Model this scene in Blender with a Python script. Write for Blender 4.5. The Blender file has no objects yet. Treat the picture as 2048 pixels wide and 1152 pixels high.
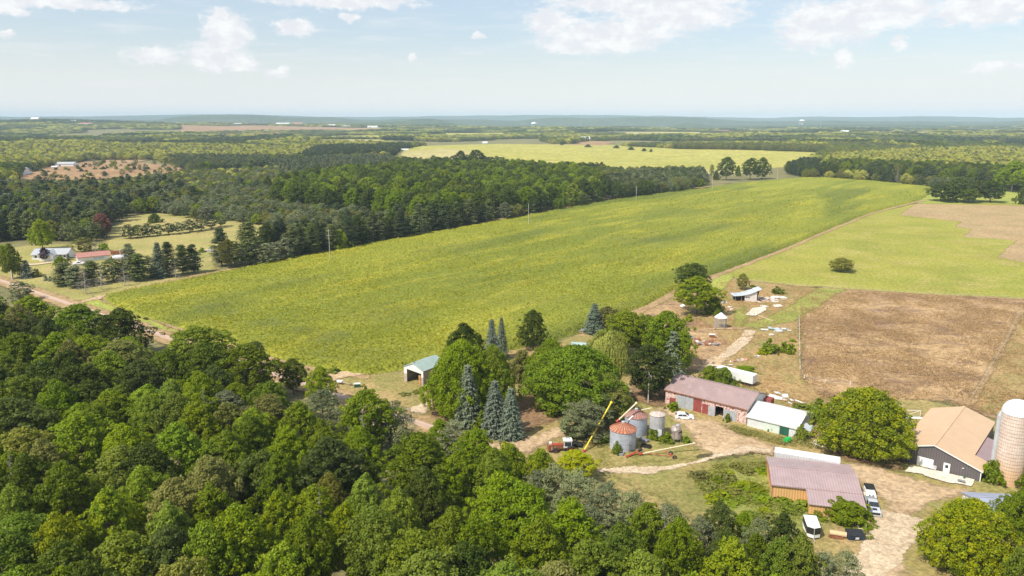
import bpy, math, random
import numpy as np
from mathutils import Matrix, Vector
C = bpy.data.collections.new('scene_objects')
bpy.context.scene.collection.children.link(C)
S = bpy.context.scene
# ------------------------------------------------------------------ camera
F = 1500.0; CH = 65.0; PITCH = math.atan(338 / 1500.0)
sp, cp = math.sin(PITCH), math.cos(PITCH)
cam = bpy.data.cameras.new('camera'); co = bpy.data.objects.new('camera', cam); C.objects.link(co)
co.location = (0, 0, CH); co.rotation_euler = (math.pi / 2 - PITCH, 0, 0)
cam.sensor_width = 36.0; cam.lens = 36.0 * F / 2048.0; cam.clip_start = 1.0; cam.clip_end = 60000.0
S.camera = co
S.render.resolution_x = 1024; S.render.resolution_y = 576
# ------------------------------------------------------------------ exposure
S.view_settings.view_transform = 'Standard'; S.view_settings.look = 'None'
S.view_settings.exposure = 0.44
S.cycles.volume_bounces = 2; S.view_settings.gamma = 1.0
# ------------------------------------------------------------------ sun
SUN_AZ = math.radians(232); SUN_EL = math.radians(52)      # azimuth clockwise from +Y
sd = Vector((math.sin(SUN_AZ) * math.cos(SUN_EL), math.cos(SUN_AZ) * math.cos(SUN_EL), math.sin(SUN_EL)))
sl = bpy.data.lights.new('sun', 'SUN'); sl.energy = 3.9; sl.angle = math.radians(1.2); sl.color = (1.0, 0.93, 0.80)
so = bpy.data.objects.new('sun', sl); C.objects.link(so); so.rotation_euler = sd.to_track_quat('Z', 'Y').to_euler()
so.location = (0, 0, 300)
# ------------------------------------------------------------------ node helper
class N:
    def __init__(s, nt): s.t = nt; s.n = nt.nodes; s.l = nt.links
    def new(s, ty, **k):
        n = s.n.new(ty)
        for a, v in k.items(): setattr(n, a, v)
        return n
    def lk(s, a, b): s.l.new(a, b)
    def set(s, sock, v):
        if isinstance(v, bpy.types.NodeSocket): s.l.new(v, sock)
        else: sock.default_value = v
    def math(s, op, a, b=0.0, c=None, clamp=False):
        n = s.new('ShaderNodeMath', operation=op); n.use_clamp = clamp
        s.set(n.inputs[0], a); s.set(n.inputs[1], b)
        if c is not None: s.set(n.inputs[2], c)
        return n.outputs[0]
    def vm(s, op, a, b=None, sc=None):
        n = s.new('ShaderNodeVectorMath', operation=op); s.set(n.inputs[0], a)
        if b is not None: s.set(n.inputs[1], b)
        if sc is not None: s.set(n.inputs['Scale'], sc)
        return n.outputs['Value'] if op in ('LENGTH', 'DOT_PRODUCT', 'DISTANCE') else n.outputs[0]
    def mix(s, f, a, b, bt='MIX'):
        n = s.new('ShaderNodeMix', data_type='RGBA', blend_type=bt)
        s.set(n.inputs[0], f); s.set(n.inputs[6], a); s.set(n.inputs[7], b)
        return n.outputs[2]
    def noise(s, vec, scale, detail=3.0, rough=0.55, dist=0.0):
        n = s.new('ShaderNodeTexNoise'); s.set(n.inputs['Vector'], vec)
        n.inputs['Scale'].default_value = scale; n.inputs['Detail'].default_value = detail
        n.inputs['Roughness'].default_value = rough; n.inputs['Distortion'].default_value = dist
        return n.outputs[0]
    def ss(s, x, lo, hi, a=0.0, b=1.0):
        n = s.new('ShaderNodeMapRange', interpolation_type='SMOOTHSTEP')
        s.set(n.inputs[0], x); s.set(n.inputs[1], lo); s.set(n.inputs[2], hi); s.set(n.inputs[3], a); s.set(n.inputs[4], b)
        return n.outputs[0]
def c4(c): return (c[0], c[1], c[2], 1.0)
# ------------------------------------------------------------------ world: Nishita sky + clouds
W = bpy.data.worlds.new('World'); S.world = W; W.use_nodes = True
w = N(W.node_tree); w.n.clear()
sky = w.new('ShaderNodeTexSky', sky_type='NISHITA'); sky.sun_disc = False
sky.sun_elevation = SUN_EL; sky.sun_rotation = SUN_AZ; sky.altitude = 200; sky.air_density = 1.0; sky.dust_density = 1.6; sky.ozone_density = 1.0
tc = w.new('ShaderNodeTexCoord'); dirv = tc.outputs['Generated']
sx = w.new('ShaderNodeSeparateXYZ'); w.lk(dirv, sx.inputs[0])
az = w.math('ARCTAN2', sx.outputs[0], sx.outputs[1]); el = w.math('ARCSINE', sx.outputs[2])
cmb = w.new('ShaderNodeCombineXYZ'); w.lk(az, cmb.inputs[0]); w.lk(el, cmb.inputs[1]); ae = cmb.outputs[0]
def pxdir(u, v):
    x = (u - 1024) / F; y = (v - 576) / F
    d = Vector((x, cp - y * sp, -(sp + y * cp))).normalized()
    return math.atan2(d.x, d.y), math.asin(d.z)
CL = [(60,0,170,12),(20,18,30,9),(455,68,46,40),(432,112,62,28),(305,112,46,17),(445,42,36,22),(590,55,42,17),(697,35,19,11),(690,3,150,14),
      (552,144,24,9),(825,113,13,8),(955,73,16,6),(1098,45,52,30),(1215,72,140,34),(1350,30,140,34),(1300,3,210,22),(1620,52,62,46),
      (1700,38,70,42),(1790,22,72,34),(1685,118,19,20),(1802,85,16,14),(1990,132,46,11),(1965,20,95,27),(10,70,14,7),(1145,92,70,14),(480,128,40,16)]
# warp the coordinate a little so the outlines billow
n3 = w.new('ShaderNodeTexNoise'); w.lk(ae, n3.inputs['Vector']); n3.inputs['Scale'].default_value = 55; n3.inputs['Detail'].default_value = 5; n3.inputs['Roughness'].default_value = .6
wv = w.vm('SCALE', w.vm('SUBTRACT', n3.outputs['Color'], (.5, .5, .5)), sc=0.030)
aew = w.vm('ADD', ae, w.vm('MULTIPLY', wv, (1.0, .7, 0)))
acc = None
for (u, v, ru, rv) in CL:
    a0, e0 = pxdir(u, v)
    q = w.vm('MULTIPLY', w.vm('SUBTRACT', aew, (a0, e0, 0)), (F / ru, F / rv, 0))
    f_ = w.math('SUBTRACT', 1.0, w.vm('LENGTH', q))
    acc = f_ if acc is None else w.math('MAXIMUM', acc, f_)
st = w.vm('MULTIPLY', ae, (1.0, 2.2, 1.0))
fine = w.noise(st, 70, 6, .62)
den = w.ss(w.math('ADD', acc, w.math('MULTIPLY', w.math('SUBTRACT', fine, .5), 1.1)), -0.17, 0.42)
wisp = w.noise(w.vm('MULTIPLY', ae, (3.0, 26.0, 1.0)), 3.2, 5, .6, .4)
wis = w.ss(wisp, .46, .78, 0.0, .42)
wis = w.math('MULTIPLY', wis, w.ss(el, 0.01, 0.05))
hz = w.ss(el, -0.01, 0.115, 1.0, 0.0)
base = w.mix(w.math('MULTIPLY_ADD', hz, .66, .30), w.mix(1.0, sky.outputs[0], (.98, 1.05, 1.09, 1), 'MULTIPLY'), (6.7, 6.72, 6.72, 1))
cshade = w.noise(w.vm('MULTIPLY', ae, (1, 1.6, 1)), 38, 4, .6)
ccol = w.mix(w.ss(cshade, .38, .66), (6.0, 6.1, 6.4, 1), (7.2, 7.15, 7.1, 1))
c1 = w.mix(wis, base, (6.5, 6.55, 6.6, 1))
c2 = w.mix(w.math('MULTIPLY', den, .9), c1, ccol)
bg = w.new('ShaderNodeBackground'); w.lk(c2, bg.inputs[0]); bg.inputs[1].default_value = 0.106
wo = w.new('ShaderNodeOutputWorld'); w.lk(bg.outputs[0], wo.inputs[0])
# ------------------------------------------------------------------ materials
MATS = {}
def newmat(name):
    m = bpy.data.materials.new(name); m.use_nodes = True; m.node_tree.nodes.clear()
    k = N(m.node_tree); MATS[name] = m
    k.o = k.new('ShaderNodeOutputMaterial'); k.p = k.new('ShaderNodeBsdfPrincipled'); k.lk(k.p.outputs[0], k.o.inputs[0])
    k.tc = k.new('ShaderNodeTexCoord'); k.obj = k.tc.outputs['Object']
    k.geo = k.new('ShaderNodeNewGeometry'); k.pos = k.geo.outputs['Position']
    return m, k
def bump(k, h, strength, dist):
    b = k.new('ShaderNodeBump'); b.inputs['Strength'].default_value = strength; b.inputs['Distance'].default_value = dist
    k.lk(h, b.inputs['Height']); k.lk(b.outputs[0], k.p.inputs['Normal'])
def plain(name, c, rough=.6, var=.18, scale=1.2, c2=None, thr=(.5, .62), metal=0.0, bscale=None, bst=.2, ribs=None, ribax=0, ribamt=.12):
    m, k = newmat(name)
    n = k.noise(k.obj, scale, 5, .65)
    lo = [x * (1 - var) for x in c]; hi = [min(1, x * (1 + var)) for x in c]
    col = k.mix(k.ss(n, .3, .7), c4(lo), c4(hi))
    if c2: 
        n2 = k.noise(k.obj, scale * 1.7 + .3, 6, .7, .3)
        col = k.mix(k.ss(n2, thr[0], thr[1]), col, c4(c2))
    if ribs:
        s_ = k.new('ShaderNodeSeparateXYZ'); k.lk(k.obj, s_.inputs[0])
        wv = k.math('SINE', k.math('MULTIPLY', s_.outputs[ribax], 2 * math.pi / ribs))
        col = k.mix(k.ss(wv, .2, 1, 0, ribamt * 3), col, c4([x * .45 for x in c]))
        bump(k, wv, .5, .04)
    elif bscale:
        bump(k, k.noise(k.obj, bscale, 3, .6), bst, .1)
    k.set(k.p.inputs['Base Color'], col); k.p.inputs['Roughness'].default_value = rough; k.p.inputs['Metallic'].default_value = metal
    return m
def foliage(name, c, cy, rnd=.26, yel=.5, transl=.38, rough=.55):
    """leaf colour; cy = the yellower leaf colour some leaf clumps have"""
    m, k = newmat(name)
    oi = k.new('ShaderNodeObjectInfo'); r = oi.outputs['Random']
    at = k.new('ShaderNodeAttribute', attribute_name='lv'); lv = at.outputs['Fac']
    col = k.mix(k.math('MULTIPLY', lv, yel), c4(c), c4(cy))
    hs = k.new('ShaderNodeHueSaturation'); k.lk(col, hs.inputs['Color'])
    k.set(hs.inputs['Value'], k.math('MULTIPLY_ADD', r, rnd * 2, 1 - rnd))
    r2 = k.math('FRACT', k.math('MULTIPLY', r, 17.31)); k.set(hs.inputs['Hue'], k.math('MULTIPLY_ADD', r2, .022, .484))
    r3 = k.math('FRACT', k.math('MULTIPLY', r, 53.7)); k.set(hs.inputs['Saturation'], k.math('MULTIPLY_ADD', r3, .2, 1.02))
    k.set(k.p.inputs['Base Color'], hs.outputs[0]); k.p.inputs['Roughness'].default_value = rough
    k.p.inputs['Specular IOR Level'].default_value = .25
    tr = k.new('ShaderNodeBsdfTranslucent'); k.lk(hs.outputs[0], tr.inputs[0])
    mx = k.new('ShaderNodeMixShader'); mx.inputs[0].default_value = transl
    k.lk(k.p.outputs[0], mx.inputs[1]); k.lk(tr.outputs[0], mx.inputs[2]); k.lk(mx.outputs[0], k.o.inputs[0])
    return m
FOL = {
 'green': foliage('leaf_green', (.140,.205,.022), (.290,.345,.032)),
 'mid': foliage('leaf_mid', (.180,.250,.030), (.345,.400,.044)),
 'dark': foliage('leaf_dark', (.074,.110,.020), (.150,.185,.030)),
 'bright': foliage('leaf_bright', (.160,.250,.014), (.345,.410,.020), rnd=.2),
 'yellow': foliage('leaf_yellow', (.300,.360,.020), (.620,.560,.020), rnd=.15),
 'lime': foliage('leaf_lime', (.140,.225,.010), (.520,.540,.014), rnd=.12, yel=.75),
 'olive': foliage('leaf_olive', (.205,.215,.058), (.310,.300,.085)),
 'aspen': foliage('leaf_aspen', (.470,.490,.130), (.680,.640,.200), rnd=.3),
 'willow': foliage('leaf_willow', (.400,.430,.100), (.600,.570,.170), rnd=.1),
 'pine': foliage('needle_pine', (.105,.132,.046), (.190,.215,.075), transl=.15),
 'pinedark': foliage('needle_pine_dark', (.046,.066,.026), (.092,.112,.040), transl=.12),
 'pinegrey': foliage('needle_pine_grey', (.165,.190,.095), (.270,.290,.155), transl=.15),
 'spruce': foliage('needle_spruce', (.120,.150,.095), (.250,.275,.200), transl=.1, rnd=.15),
 'spruceblue': foliage('needle_spruce_blue', (.120,.152,.108), (.250,.288,.215), transl=.1, rnd=.1),
 'purple': foliage('leaf_purple', (.040,.016,.045), (.075,.030,.075), rnd=.05),
 'rust': foliage('leaf_rust', (.420,.130,.050), (.600,.240,.090), rnd=.15),
 'dead': foliage('twig_dead', (.380,.320,.270), (.500,.440,.380), rnd=.2, transl=0),
 'brownred': foliage('leaf_brown_red', (.230,.100,.070), (.340,.160,.100), rnd=.1),
 'weed': foliage('weed_leaf', (.230,.260,.070), (.430,.380,.150)),
 'drygrass': foliage('dry_grass_leaf', (.350,.235,.125), (.550,.390,.215)),
 'corn': foliage('corn_leaf', (.270,.315,.028), (.520,.470,.042)),
}
plain('bark', (.16,.13,.10), .9, .3, 2.0)
plain('bark_pale', (.36,.33,.28), .9, .3, 2.0)
# ------------------------------------------------------------------ geometry of the place
def G(u, v, h=0.0):
    """point at height h seen in photo direction (u, v), used only to survey where things stand"""
    x = (u - 1024) / F; y = (v - 576) / F; t = (CH - h) / (sp + y * cp)
    return np.array([x * t, (cp - y * sp) * t, h])
def GX(U, V, h=0.0):
    x = (U - 1024) / F; y = (V - 576) / F; t = (CH - h) / (sp + y * cp)
    return np.stack([x * t, (cp - y * sp) * t], -1)
def poly(pts): return GX(np.array([p[0] for p in pts], float), np.array([p[1] for p in pts], float))
def inside(P, poly_):
    x, y = P[:, 0], P[:, 1]; r = np.zeros(len(P), bool); n = len(poly_)
    for i in range(n):
        x1, y1 = poly_[i]; x2, y2 = poly_[(i + 1) % n]
        c = ((y1 > y) != (y2 > y)); xi = (x2 - x1) * (y - y1) / ((y2 - y1) if y2 != y1 else 1e-9) + x1
        r ^= c & (x < xi)
    return r
def sdist(P, poly_, closed=True):
    d = np.full(len(P), 1e18); n = len(poly_)
    for i in range(n if closed else n - 1):
        a = poly_[i]; b = poly_[(i + 1) % n]; ab = b - a; L = max((ab ** 2).sum(), 1e-9)
        t = np.clip(((P - a) @ ab) / L, 0, 1); q = P - (a + t[:, None] * ab)
        d = np.minimum(d, (q ** 2).sum(1))
    d = np.sqrt(d)
    return np.where(inside(P, poly_), d, -d) if closed else d
def vnoise(x, y, seed=0):
    xi = np.floor(x).astype(np.int64); yi = np.floor(y).astype(np.int64); fx = x - xi; fy = y - yi
    fx = fx * fx * (3 - 2 * fx); fy = fy * fy * (3 - 2 * fy)
    def h(a, b):
        n = (a * 374761393 + b * 668265263 + seed * 1274126177) & 0x7fffffff
        n = ((n ^ (n >> 13)) * 1103515245) & 0x7fffffff
        return ((n ^ (n >> 16)) & 0xffff) / 65535.0
    return (h(xi, yi) * (1 - fx) + h(xi + 1, yi) * fx) * (1 - fy) + (h(xi, yi + 1) * (1 - fx) + h(xi + 1, yi + 1) * fx) * fy
def fbm(x, y, sc, octv=4, seed=0):
    s = 0; a = .5; t = 0
    for i in range(octv):
        s = s + a * vnoise(x / sc + 17.3 * i, y / sc + 9.1 * i, seed + i); t += a; a *= .5; sc *= .5
    return s / t
def sm(x, a, b): t = np.clip((x - a) / (b - a), 0, 1); return t * t * (3 - 2 * t)
def hgt(x, y):
    x = np.asarray(x, float); y = np.asarray(y, float); r = np.hypot(x, y)
    z = sm(y, 700, 1300) * (fbm(x + 500, y, 420, 2, 5) - .5) * 16
    z = z + sm(r, 2200, 4500) * (fbm(x, y, 1500, 3, 9) - .42) * 45
    a = np.arctan2(x, y)
    # distant ridges; the left one is higher, the far ones stand just over the horizon
    z = z + sm(r, 3600, 5200) * (1 - sm(r, 5600, 7600)) * np.exp(-((a + .62) / .30) ** 2) * 55
    z = z + sm(r, 5600, 6300) * (1 - sm(r, 6700, 7400)) * (58 * sm(fbm(a * 9000, 0 * a, 1500, 3, 51), .42, .72))
    z = z + sm(r, 7600, 8300) * (1 - sm(r, 9000, 10200)) * (30 + 62 * sm(fbm(a * 9000, 0 * a, 1500, 4, 21), .3, .8))
    z = z + sm(r, 11500, 14000) * (62 + 85 * fbm(a * 9000 + 400, 0 * a, 1300, 3, 33))
    return z
def mesh_np(name, V, Fc, smooth=False, nv=4):
    me = bpy.data.meshes.new(name); V = np.asarray(V, np.float32); Fc = np.asarray(Fc, np.int32)
    me.vertices.add(len(V)); me.vertices.foreach_set('co', V.ravel())
    me.loops.add(Fc.size); me.loops.foreach_set('vertex_index', Fc.ravel())
    me.polygons.add(len(Fc)); me.polygons.foreach_set('loop_start', np.arange(len(Fc), dtype=np.int32) * nv)
    if smooth: me.polygons.foreach_set('use_smooth', np.ones(len(Fc), bool))
    me.update(calc_edges=True)
    return me
def fattr(me, name, vals, dom='POINT'):
    a = me.attributes.new(name, 'FLOAT', dom); a.data.foreach_set('value', np.asarray(vals, np.float32))
def link(name, me, m=None, parent=None):
    o = bpy.data.objects.new(name, me); C.objects.link(o)
    if m is not None:
        if isinstance(m, str): m = MATS[m]
        me.materials.append(m)
    if parent: o.parent = parent
    return o
def tag(o, label, cat, group=None, kind=None):
    if label: o['label'] = label
    if cat: o['category'] = cat
    if group: o['group'] = group
    if kind: o['kind'] = kind
    return o
def thing(name, label, cat, loc=(0, 0, 0), rotz=0.0, group=None):
    o = bpy.data.objects.new(name, None); C.objects.link(o); o.location = tuple(float(a) for a in loc); o.rotation_euler = (0, 0, rotz)
    o.empty_display_size = .5
    return tag(o, label, cat, group)
def grid_faces(nx, ny):
    i = np.arange(nx * ny).reshape(ny, nx)
    return np.stack([i[:-1, :-1], i[:-1, 1:], i[1:, 1:], i[1:, :-1]], -1).reshape(-1, 4)
# ground sheet: fine near, coarse far, one mesh
def build_ground():
    rr = np.concatenate([[0, 20, 40], np.geomspace(55, 14500, 420)])
    aa = np.concatenate([np.radians(np.linspace(-180, -50, 27)[:-1]), np.radians(np.linspace(-50, 50, 321)), np.radians(np.linspace(50, 180, 27)[1:])])
    R, A = np.meshgrid(rr, aa, indexing='ij'); X = R * np.sin(A); Y = R * np.cos(A)
    Z = hgt(X, Y) - np.clip((R - 900) / 3000, 0, 1) * .2
    V = np.stack([X, Y, Z], -1).reshape(-1, 3)
    me = mesh_np('ground', V, grid_faces(len(aa), len(rr))[:, ::-1], True)
    o = link('ground', me, 'ground'); o['kind'] = 'structure'; return o
def groundmat(name, stops, scale, detail_scale, bst=.5, bdist=.3, alpha=True, stretch=None, speck=None, athr=.16, ascale=1.1, tint2=(.86,.86,.86,1)):
    """stops: three albedos blended by two noises; 'm' attribute feathers the sheet's edge"""
    m, k = newmat(name)
    pos = k.pos
    pp = k.vm('MULTIPLY', pos, stretch) if stretch else pos
    n1 = k.noise(pp, scale, 6, .62); n2 = k.noise(pp, scale * 2.2 + .008, 6, .7, .6); n3 = k.noise(pos, detail_scale, 5, .7)
    col = k.mix(k.ss(n1, .36, .62), c4(stops[0]), c4(stops[1]))
    col = k.mix(k.ss(n2, .47, .68), col, c4(stops[2]))
    col = k.mix(k.ss(n3, .25, .75, .0, 1.0), k.mix(1.0, col, (.62, .62, .6, 1), 'MULTIPLY'), k.mix(1.0, col, (1.38, 1.36, 1.3, 1), 'MULTIPLY'))
    big = k.noise(k.vm('ADD', pos, (91, 40, 0)), .035, 5, .65); col = k.mix(k.ss(big, .42, .66, 0, .8), col, k.mix(1.0, col, tint2, 'MULTIPLY'))
    if speck:
        n4 = k.noise(k.vm('MULTIPLY', pos, (1, 1, 1)), speck[1], 4, .65, .5)
        col = k.mix(k.ss(n4, speck[2], speck[2] + .08), col, c4(speck[0]))
    k.set(k.p.inputs['Base Color'], col); k.p.inputs['Roughness'].default_value = .9; k.p.inputs['Specular IOR Level'].default_value = .1
    bump(k, k.noise(pos, detail_scale * .8, 4, .7), bst, bdist)
    if alpha:
        at = k.new('ShaderNodeAttribute', attribute_name='m')
        nz = k.noise(pos, ascale, 5, .7)
        f = k.ss(k.math('ADD', at.outputs['Fac'], k.math('SUBTRACT', nz, .5)), .5 - athr, .5 + athr)
        k.set(k.p.inputs['Alpha'], f)
    return m
groundmat('ground', [(.190,.180,.085), (.250,.225,.105), (.140,.135,.060)], .02, .9, alpha=False)
groundmat('lawn', [(.300,.290,.095), (.380,.330,.125), (.420,.330,.150)], .03, 1.1)
groundmat('yard_grass', [(.250,.235,.080), (.330,.255,.105), (.400,.290,.140)], .05, 1.3)
groundmat('verge', [(.300,.340,.075), (.360,.370,.085), (.260,.310,.065)], .05, 1.2)
groundmat('hay', [(.270,.285,.052), (.320,.310,.062), (.370,.325,.100)], .022, .9, bst=.3, speck=((.50,.46,.34), .25, .74))
groundmat('dry', [(.370,.245,.130), (.470,.325,.175), (.250,.168,.112)], .045, .8, speck=((.57,.45,.27), .12, .66), stretch=(1, 1.6, 1), tint2=(.66,.62,.68,1))
groundmat('brownfield', [(.380,.272,.150), (.430,.310,.170), (.330,.268,.130)], .03, .7, speck=((.38,.20,.09), .05, .66))
groundmat('rough', [(.330,.250,.110), (.400,.270,.130), (.240,.215,.080)], .06, 1.0)
groundmat('dirt', [(.465,.335,.210), (.545,.405,.265), (.385,.275,.165)], .08, 1.2, bst=.3, bdist=.1, athr=.16, ascale=.45)
groundmat('gravel', [(.52,.41,.29), (.60,.48,.35), (.45,.34,.235)], .2, 2.0, bst=.2, bdist=.05, athr=.10)
groundmat('track', [(.360,.245,.130), (.420,.300,.170), (.300,.215,.100)], .12, 1.2, athr=.2)
groundmat('scrub', [(.330,.190,.110), (.400,.260,.150), (.240,.190,.090)], .02, .3, athr=.2)
groundmat('greenweed', [(.250,.290,.065), (.320,.320,.090), (.260,.240,.085)], .1, 1.3, athr=.3)
groundmat('farcrop', [(.390,.370,.085), (.450,.410,.110), (.280,.290,.070)], .006, .12, bst=.1, stretch=(1, 2.2, 1))
groundmat('fartan', [(.430,.380,.160), (.480,.420,.200), (.400,.360,.120)], .01, .2, bst=.1)
groundmat('painted_shade_soil', [(.230,.140,.085), (.300,.190,.110), (.190,.150,.070)], .15, 1.2, athr=.3)  # brown soil with the shade under trees painted into its colour
groundmat('pave', [(.66,.60,.52), (.72,.66,.58), (.60,.54,.46)], .4, 2.5, bst=.1, bdist=.03, athr=.03)
# reddish dirt road with two lighter wheel lanes
m_, k_ = newmat('road')
at_ = k_.new('ShaderNodeAttribute', attribute_name='across')
wl = k_.math('SINE', k_.math('MULTIPLY', at_.outputs['Fac'], 2 * math.pi / 1.9))
cl_ = k_.mix(k_.ss(k_.noise(k_.pos, .25, 5, .7), .3, .7), (.42, .29, .225, 1), (.52, .37, .285, 1))
cl_ = k_.mix(k_.ss(wl, .2, 1, 0, .55), cl_, (.62, .47, .38, 1))
k_.set(k_.p.inputs['Base Color'], cl_); k_.p.inputs['Roughness'].default_value = .9
bump(k_, k_.noise(k_.pos, 1.5, 4, .7), .3, .06)
ZL = [0.02]
def patch(name, pts, mat, cell, feather, px=True, poly_=None):
    P0 = poly(pts) if px else np.array(pts, float)
    if poly_ is not None: P0 = poly_
    ZL[0] += .006
    z0 = ZL[0]
    lo = P0.min(0) - feather; hi = P0.max(0) + feather
    xs = np.arange(lo[0], hi[0] + cell, cell); ys = np.arange(lo[1], hi[1] + cell, cell)
    X, Y = np.meshgrid(xs, ys); P = np.stack([X.ravel(), Y.ravel()], -1)
    wob = (fbm(P[:, 0], P[:, 1], feather * 3 + 2, 3, 77) - .5) * feather * 1.6
    sdv = sdist(P, P0) + wob
    mval = np.clip(.5 + sdv / (2 * feather), 0, 1)
    Fc = grid_faces(len(xs), len(ys)); keep = mval[Fc].max(1) > 0.001; Fc = Fc[keep]
    used = np.unique(Fc); rm = -np.ones(len(P), np.int64); rm[used] = np.arange(len(used))
    r = np.hypot(P[used, 0], P[used, 1])
    V = np.stack([P[used, 0], P[used, 1], hgt(P[used, 0], P[used, 1]) + z0 + np.clip((r - 600) / 1000, 0, 3) * .6], -1)
    me = mesh_np(name, V, rm[Fc], True); fattr(me, 'm', mval[used])
    o = link(name, me, mat); o['kind'] = 'structure'; return o
def strip(pts, width, px=True):
    P = poly(pts) if px else np.array(pts, float)
    d = np.gradient(P, axis=0); d /= np.linalg.norm(d, axis=1)[:, None]; n = np.stack([-d[:, 1], d[:, 0]], -1)
    wd = np.asarray(width) * np.ones(len(P)); n = n * (wd / 2)[:, None]
    return np.concatenate([P + n, (P - n)[::-1]])
def path_strip(name, pts, width, mat, cell, feather):
    return patch(name, None, mat, cell, feather, px=False, poly_=None) if False else _ps(name, pts, width, mat, cell, feather)
def _ps(name, pts, width, mat, cell, feather):
    q = strip(pts, width); return patch(name, q.tolist(), mat, cell, feather, px=False)
build_ground()
groundmat('far_forest', [(.050,.075,.032), (.075,.100,.040), (.120,.130,.055)], .0022, .02, alpha=False, bst=1.0, bdist=12, speck=((.34,.33,.17), .0016, .66), stretch=(1, .5, 1))
def build_hills():
    rr = np.geomspace(5000, 14400, 200); aa = np.radians(np.linspace(-48, 48, 900)); R, A = np.meshgrid(rr, aa, indexing='ij'); X = R * np.sin(A); Y = R * np.cos(A)
    Z = hgt(X, Y) + 3 + 9 * vnoise(X / 22, Y / 40, 5) * vnoise(X / 160, Y / 220, 6) + np.clip((R - 5000) / 300, 0, 1) * 4 - 3
    o = link('hills', mesh_np('hills', np.stack([X, Y, Z], -1).reshape(-1, 3), grid_faces(len(aa), len(rr))[:, ::-1], False), 'far_forest'); o['kind'] = 'structure'
build_hills()
# ---- fields (far to near, coarse sheets over the ground)
CORN = [(212,597),(262,585),(330,571),(430,551),(560,525),(660,506),(830,474),(960,452),(1080,429),(1230,402),(1330,388),(1420,377),(1500,366),(1600,358),(1640,357),
        (1750,364),(1862,377),(1850,395),(1825,405),(1740,426),(1640,466),(1560,500),(1440,545),(1405,556),(1350,578),(1290,612),(1230,632),(1180,655),(1100,683),(1010,703),(880,722),(800,738),(735,750),(655,740),(520,706),(370,658),(262,625),(225,608)]
patch('far_field', [(838,293),(1000,288),(1190,288),(1345,297),(1600,304),(1650,306),(1600,330),(1500,338),(1420,343),(1230,348),(1000,330),(900,330),(780,322),(800,305)], 'farcrop', 12, 8)
patch('far_field', [(780,309),(880,301),(960,306),(960,330),(770,326)], 'fartan', 10, 8)
patch('far_field', [(1160,330),(1300,336),(1440,338),(1500,345),(1230,352),(1150,340)], 'fartan', 8, 6)
patch('far_field', [(1100,289),(1180,282),(1230,286),(1200,291)], 'scrub', 12, 10)
patch('far_field', [(1440,290),(1600,300),(1690,302),(1690,307),(1600,306),(1440,298)], 'fartan', 14, 8)
patch('far_field', [(1712,269),(1860,268),(1860,271),(1712,272)], 'fartan', 25, 15)
patch('far_field', [(360,262),(520,260),(760,262),(760,266),(520,268),(360,272)], 'scrub', 25, 20)
for q_, m_ in [([(250,286),(330,284),(335,288),(255,290)],'fartan'),([(430,270),(560,268),(570,273),(440,276)],'scrub'),([(600,274),(760,273),(765,278),(610,279)],'farcrop'),([(1890,262),(2048,261),(2048,265),(1890,266)],'fartan'),
    ([(1250,268),(1400,267),(1400,270),(1250,271)],'fartan'),([(-40,300),(40,298),(60,304),(-40,308)],'fartan'),([(880,268),(1010,267),(1010,271),(890,272)],'farcrop'),([(90,276),(200,275),(200,279),(90,281)],'fartan'),([(1500,262),(1590,261),(1590,264),(1500,265)],'farcrop'),([(1960,290),(2060,288),(2060,293),(1970,296)],'fartan'),([(640,282),(760,281),(770,286),(650,288)],'fartan')]:
    patch('far_field', q_, m_, 14, 10)
patch('heath', [(40,352),(110,330),(170,320),(290,325),(400,338),(390,358),(300,378),(210,391),(100,388),(30,374)], 'scrub', 5, 9)
patch('clearing', [(170,325),(245,312),(300,318),(260,326),(190,330)], 'dry', 6, 8)
patch('clearing', [(1640,357),(1700,352),(1860,352),(2048,372),(2200,380),(2200,412),(2048,412),(1832,407),(1862,377)], 'verge', 5, 4)
patch('lawn', [(215,465),(250,440),(330,415),(480,425),(545,445),(540,472),(430,500),(430,560),(330,572),(240,592),(215,600),(130,600),(60,575),(-60,548),(-60,510),(60,490),(210,490)], 'lawn', 3, 4)
patch('hay_field', [(1440,548),(1560,503),(1640,468),(1740,428),(1830,408),(2048,407),(2300,415),(2300,640),(2048,600),(1900,592),(1700,580),(1600,573),(1490,562)], 'hay', 3, 2)
patch('brown_field', [(1797,430),(1832,408),(2048,412),(2250,418),(2250,560),(2048,525),(1992,515),(2035,481),(1926,475),(1942,459),(1910,454),(1923,444)], 'brownfield', 2.5, 1.6)
patch('meadow', [(1652,577),(1700,579),(1900,591),(2048,598),(2300,625),(2500,980),(2150,900),(1990,840),(1900,800),(1850,800),(1700,800),(1620,790),(1599,757),(1598,640),(1610,605)], 'dry', 2, 2.2)
patch('meadow', [(2060,590),(2300,620),(2500,900),(1985,830),(1940,808),(1975,760),(2040,640)], 'rough', 2, 2.2)
patch('farmyard', [(1425,548),(1500,563),(1655,578),(1620,610),(1600,650),(1601,760),(1640,800),(1850,800),(1960,830),(2200,1000),(2400,1300),(1500,1300),(1150,1020),(1090,930),(900,900),(780,860),(640,800),(560,760),(520,705),(655,741),(735,752),(800,742),(880,727),(1010,707),(1100,688),(1180,660),(1290,617),(1350,582)], 'yard_grass', 1.6, 2)
patch('rough_grass', [(1395,566),(1440,552),(1500,563),(1655,578),(1610,610),(1598,650),(1600,760),(1640,800),(1560,800),(1480,770),(1380,745),(1340,700),(1340,640),(1370,600)], 'rough', 1.4, 3)
patch('soil', [(1345,650),(1400,640),(1440,665),(1470,700),(1400,740),(1350,745),(1320,700)], 'dry', 1.2, 3)
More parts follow.
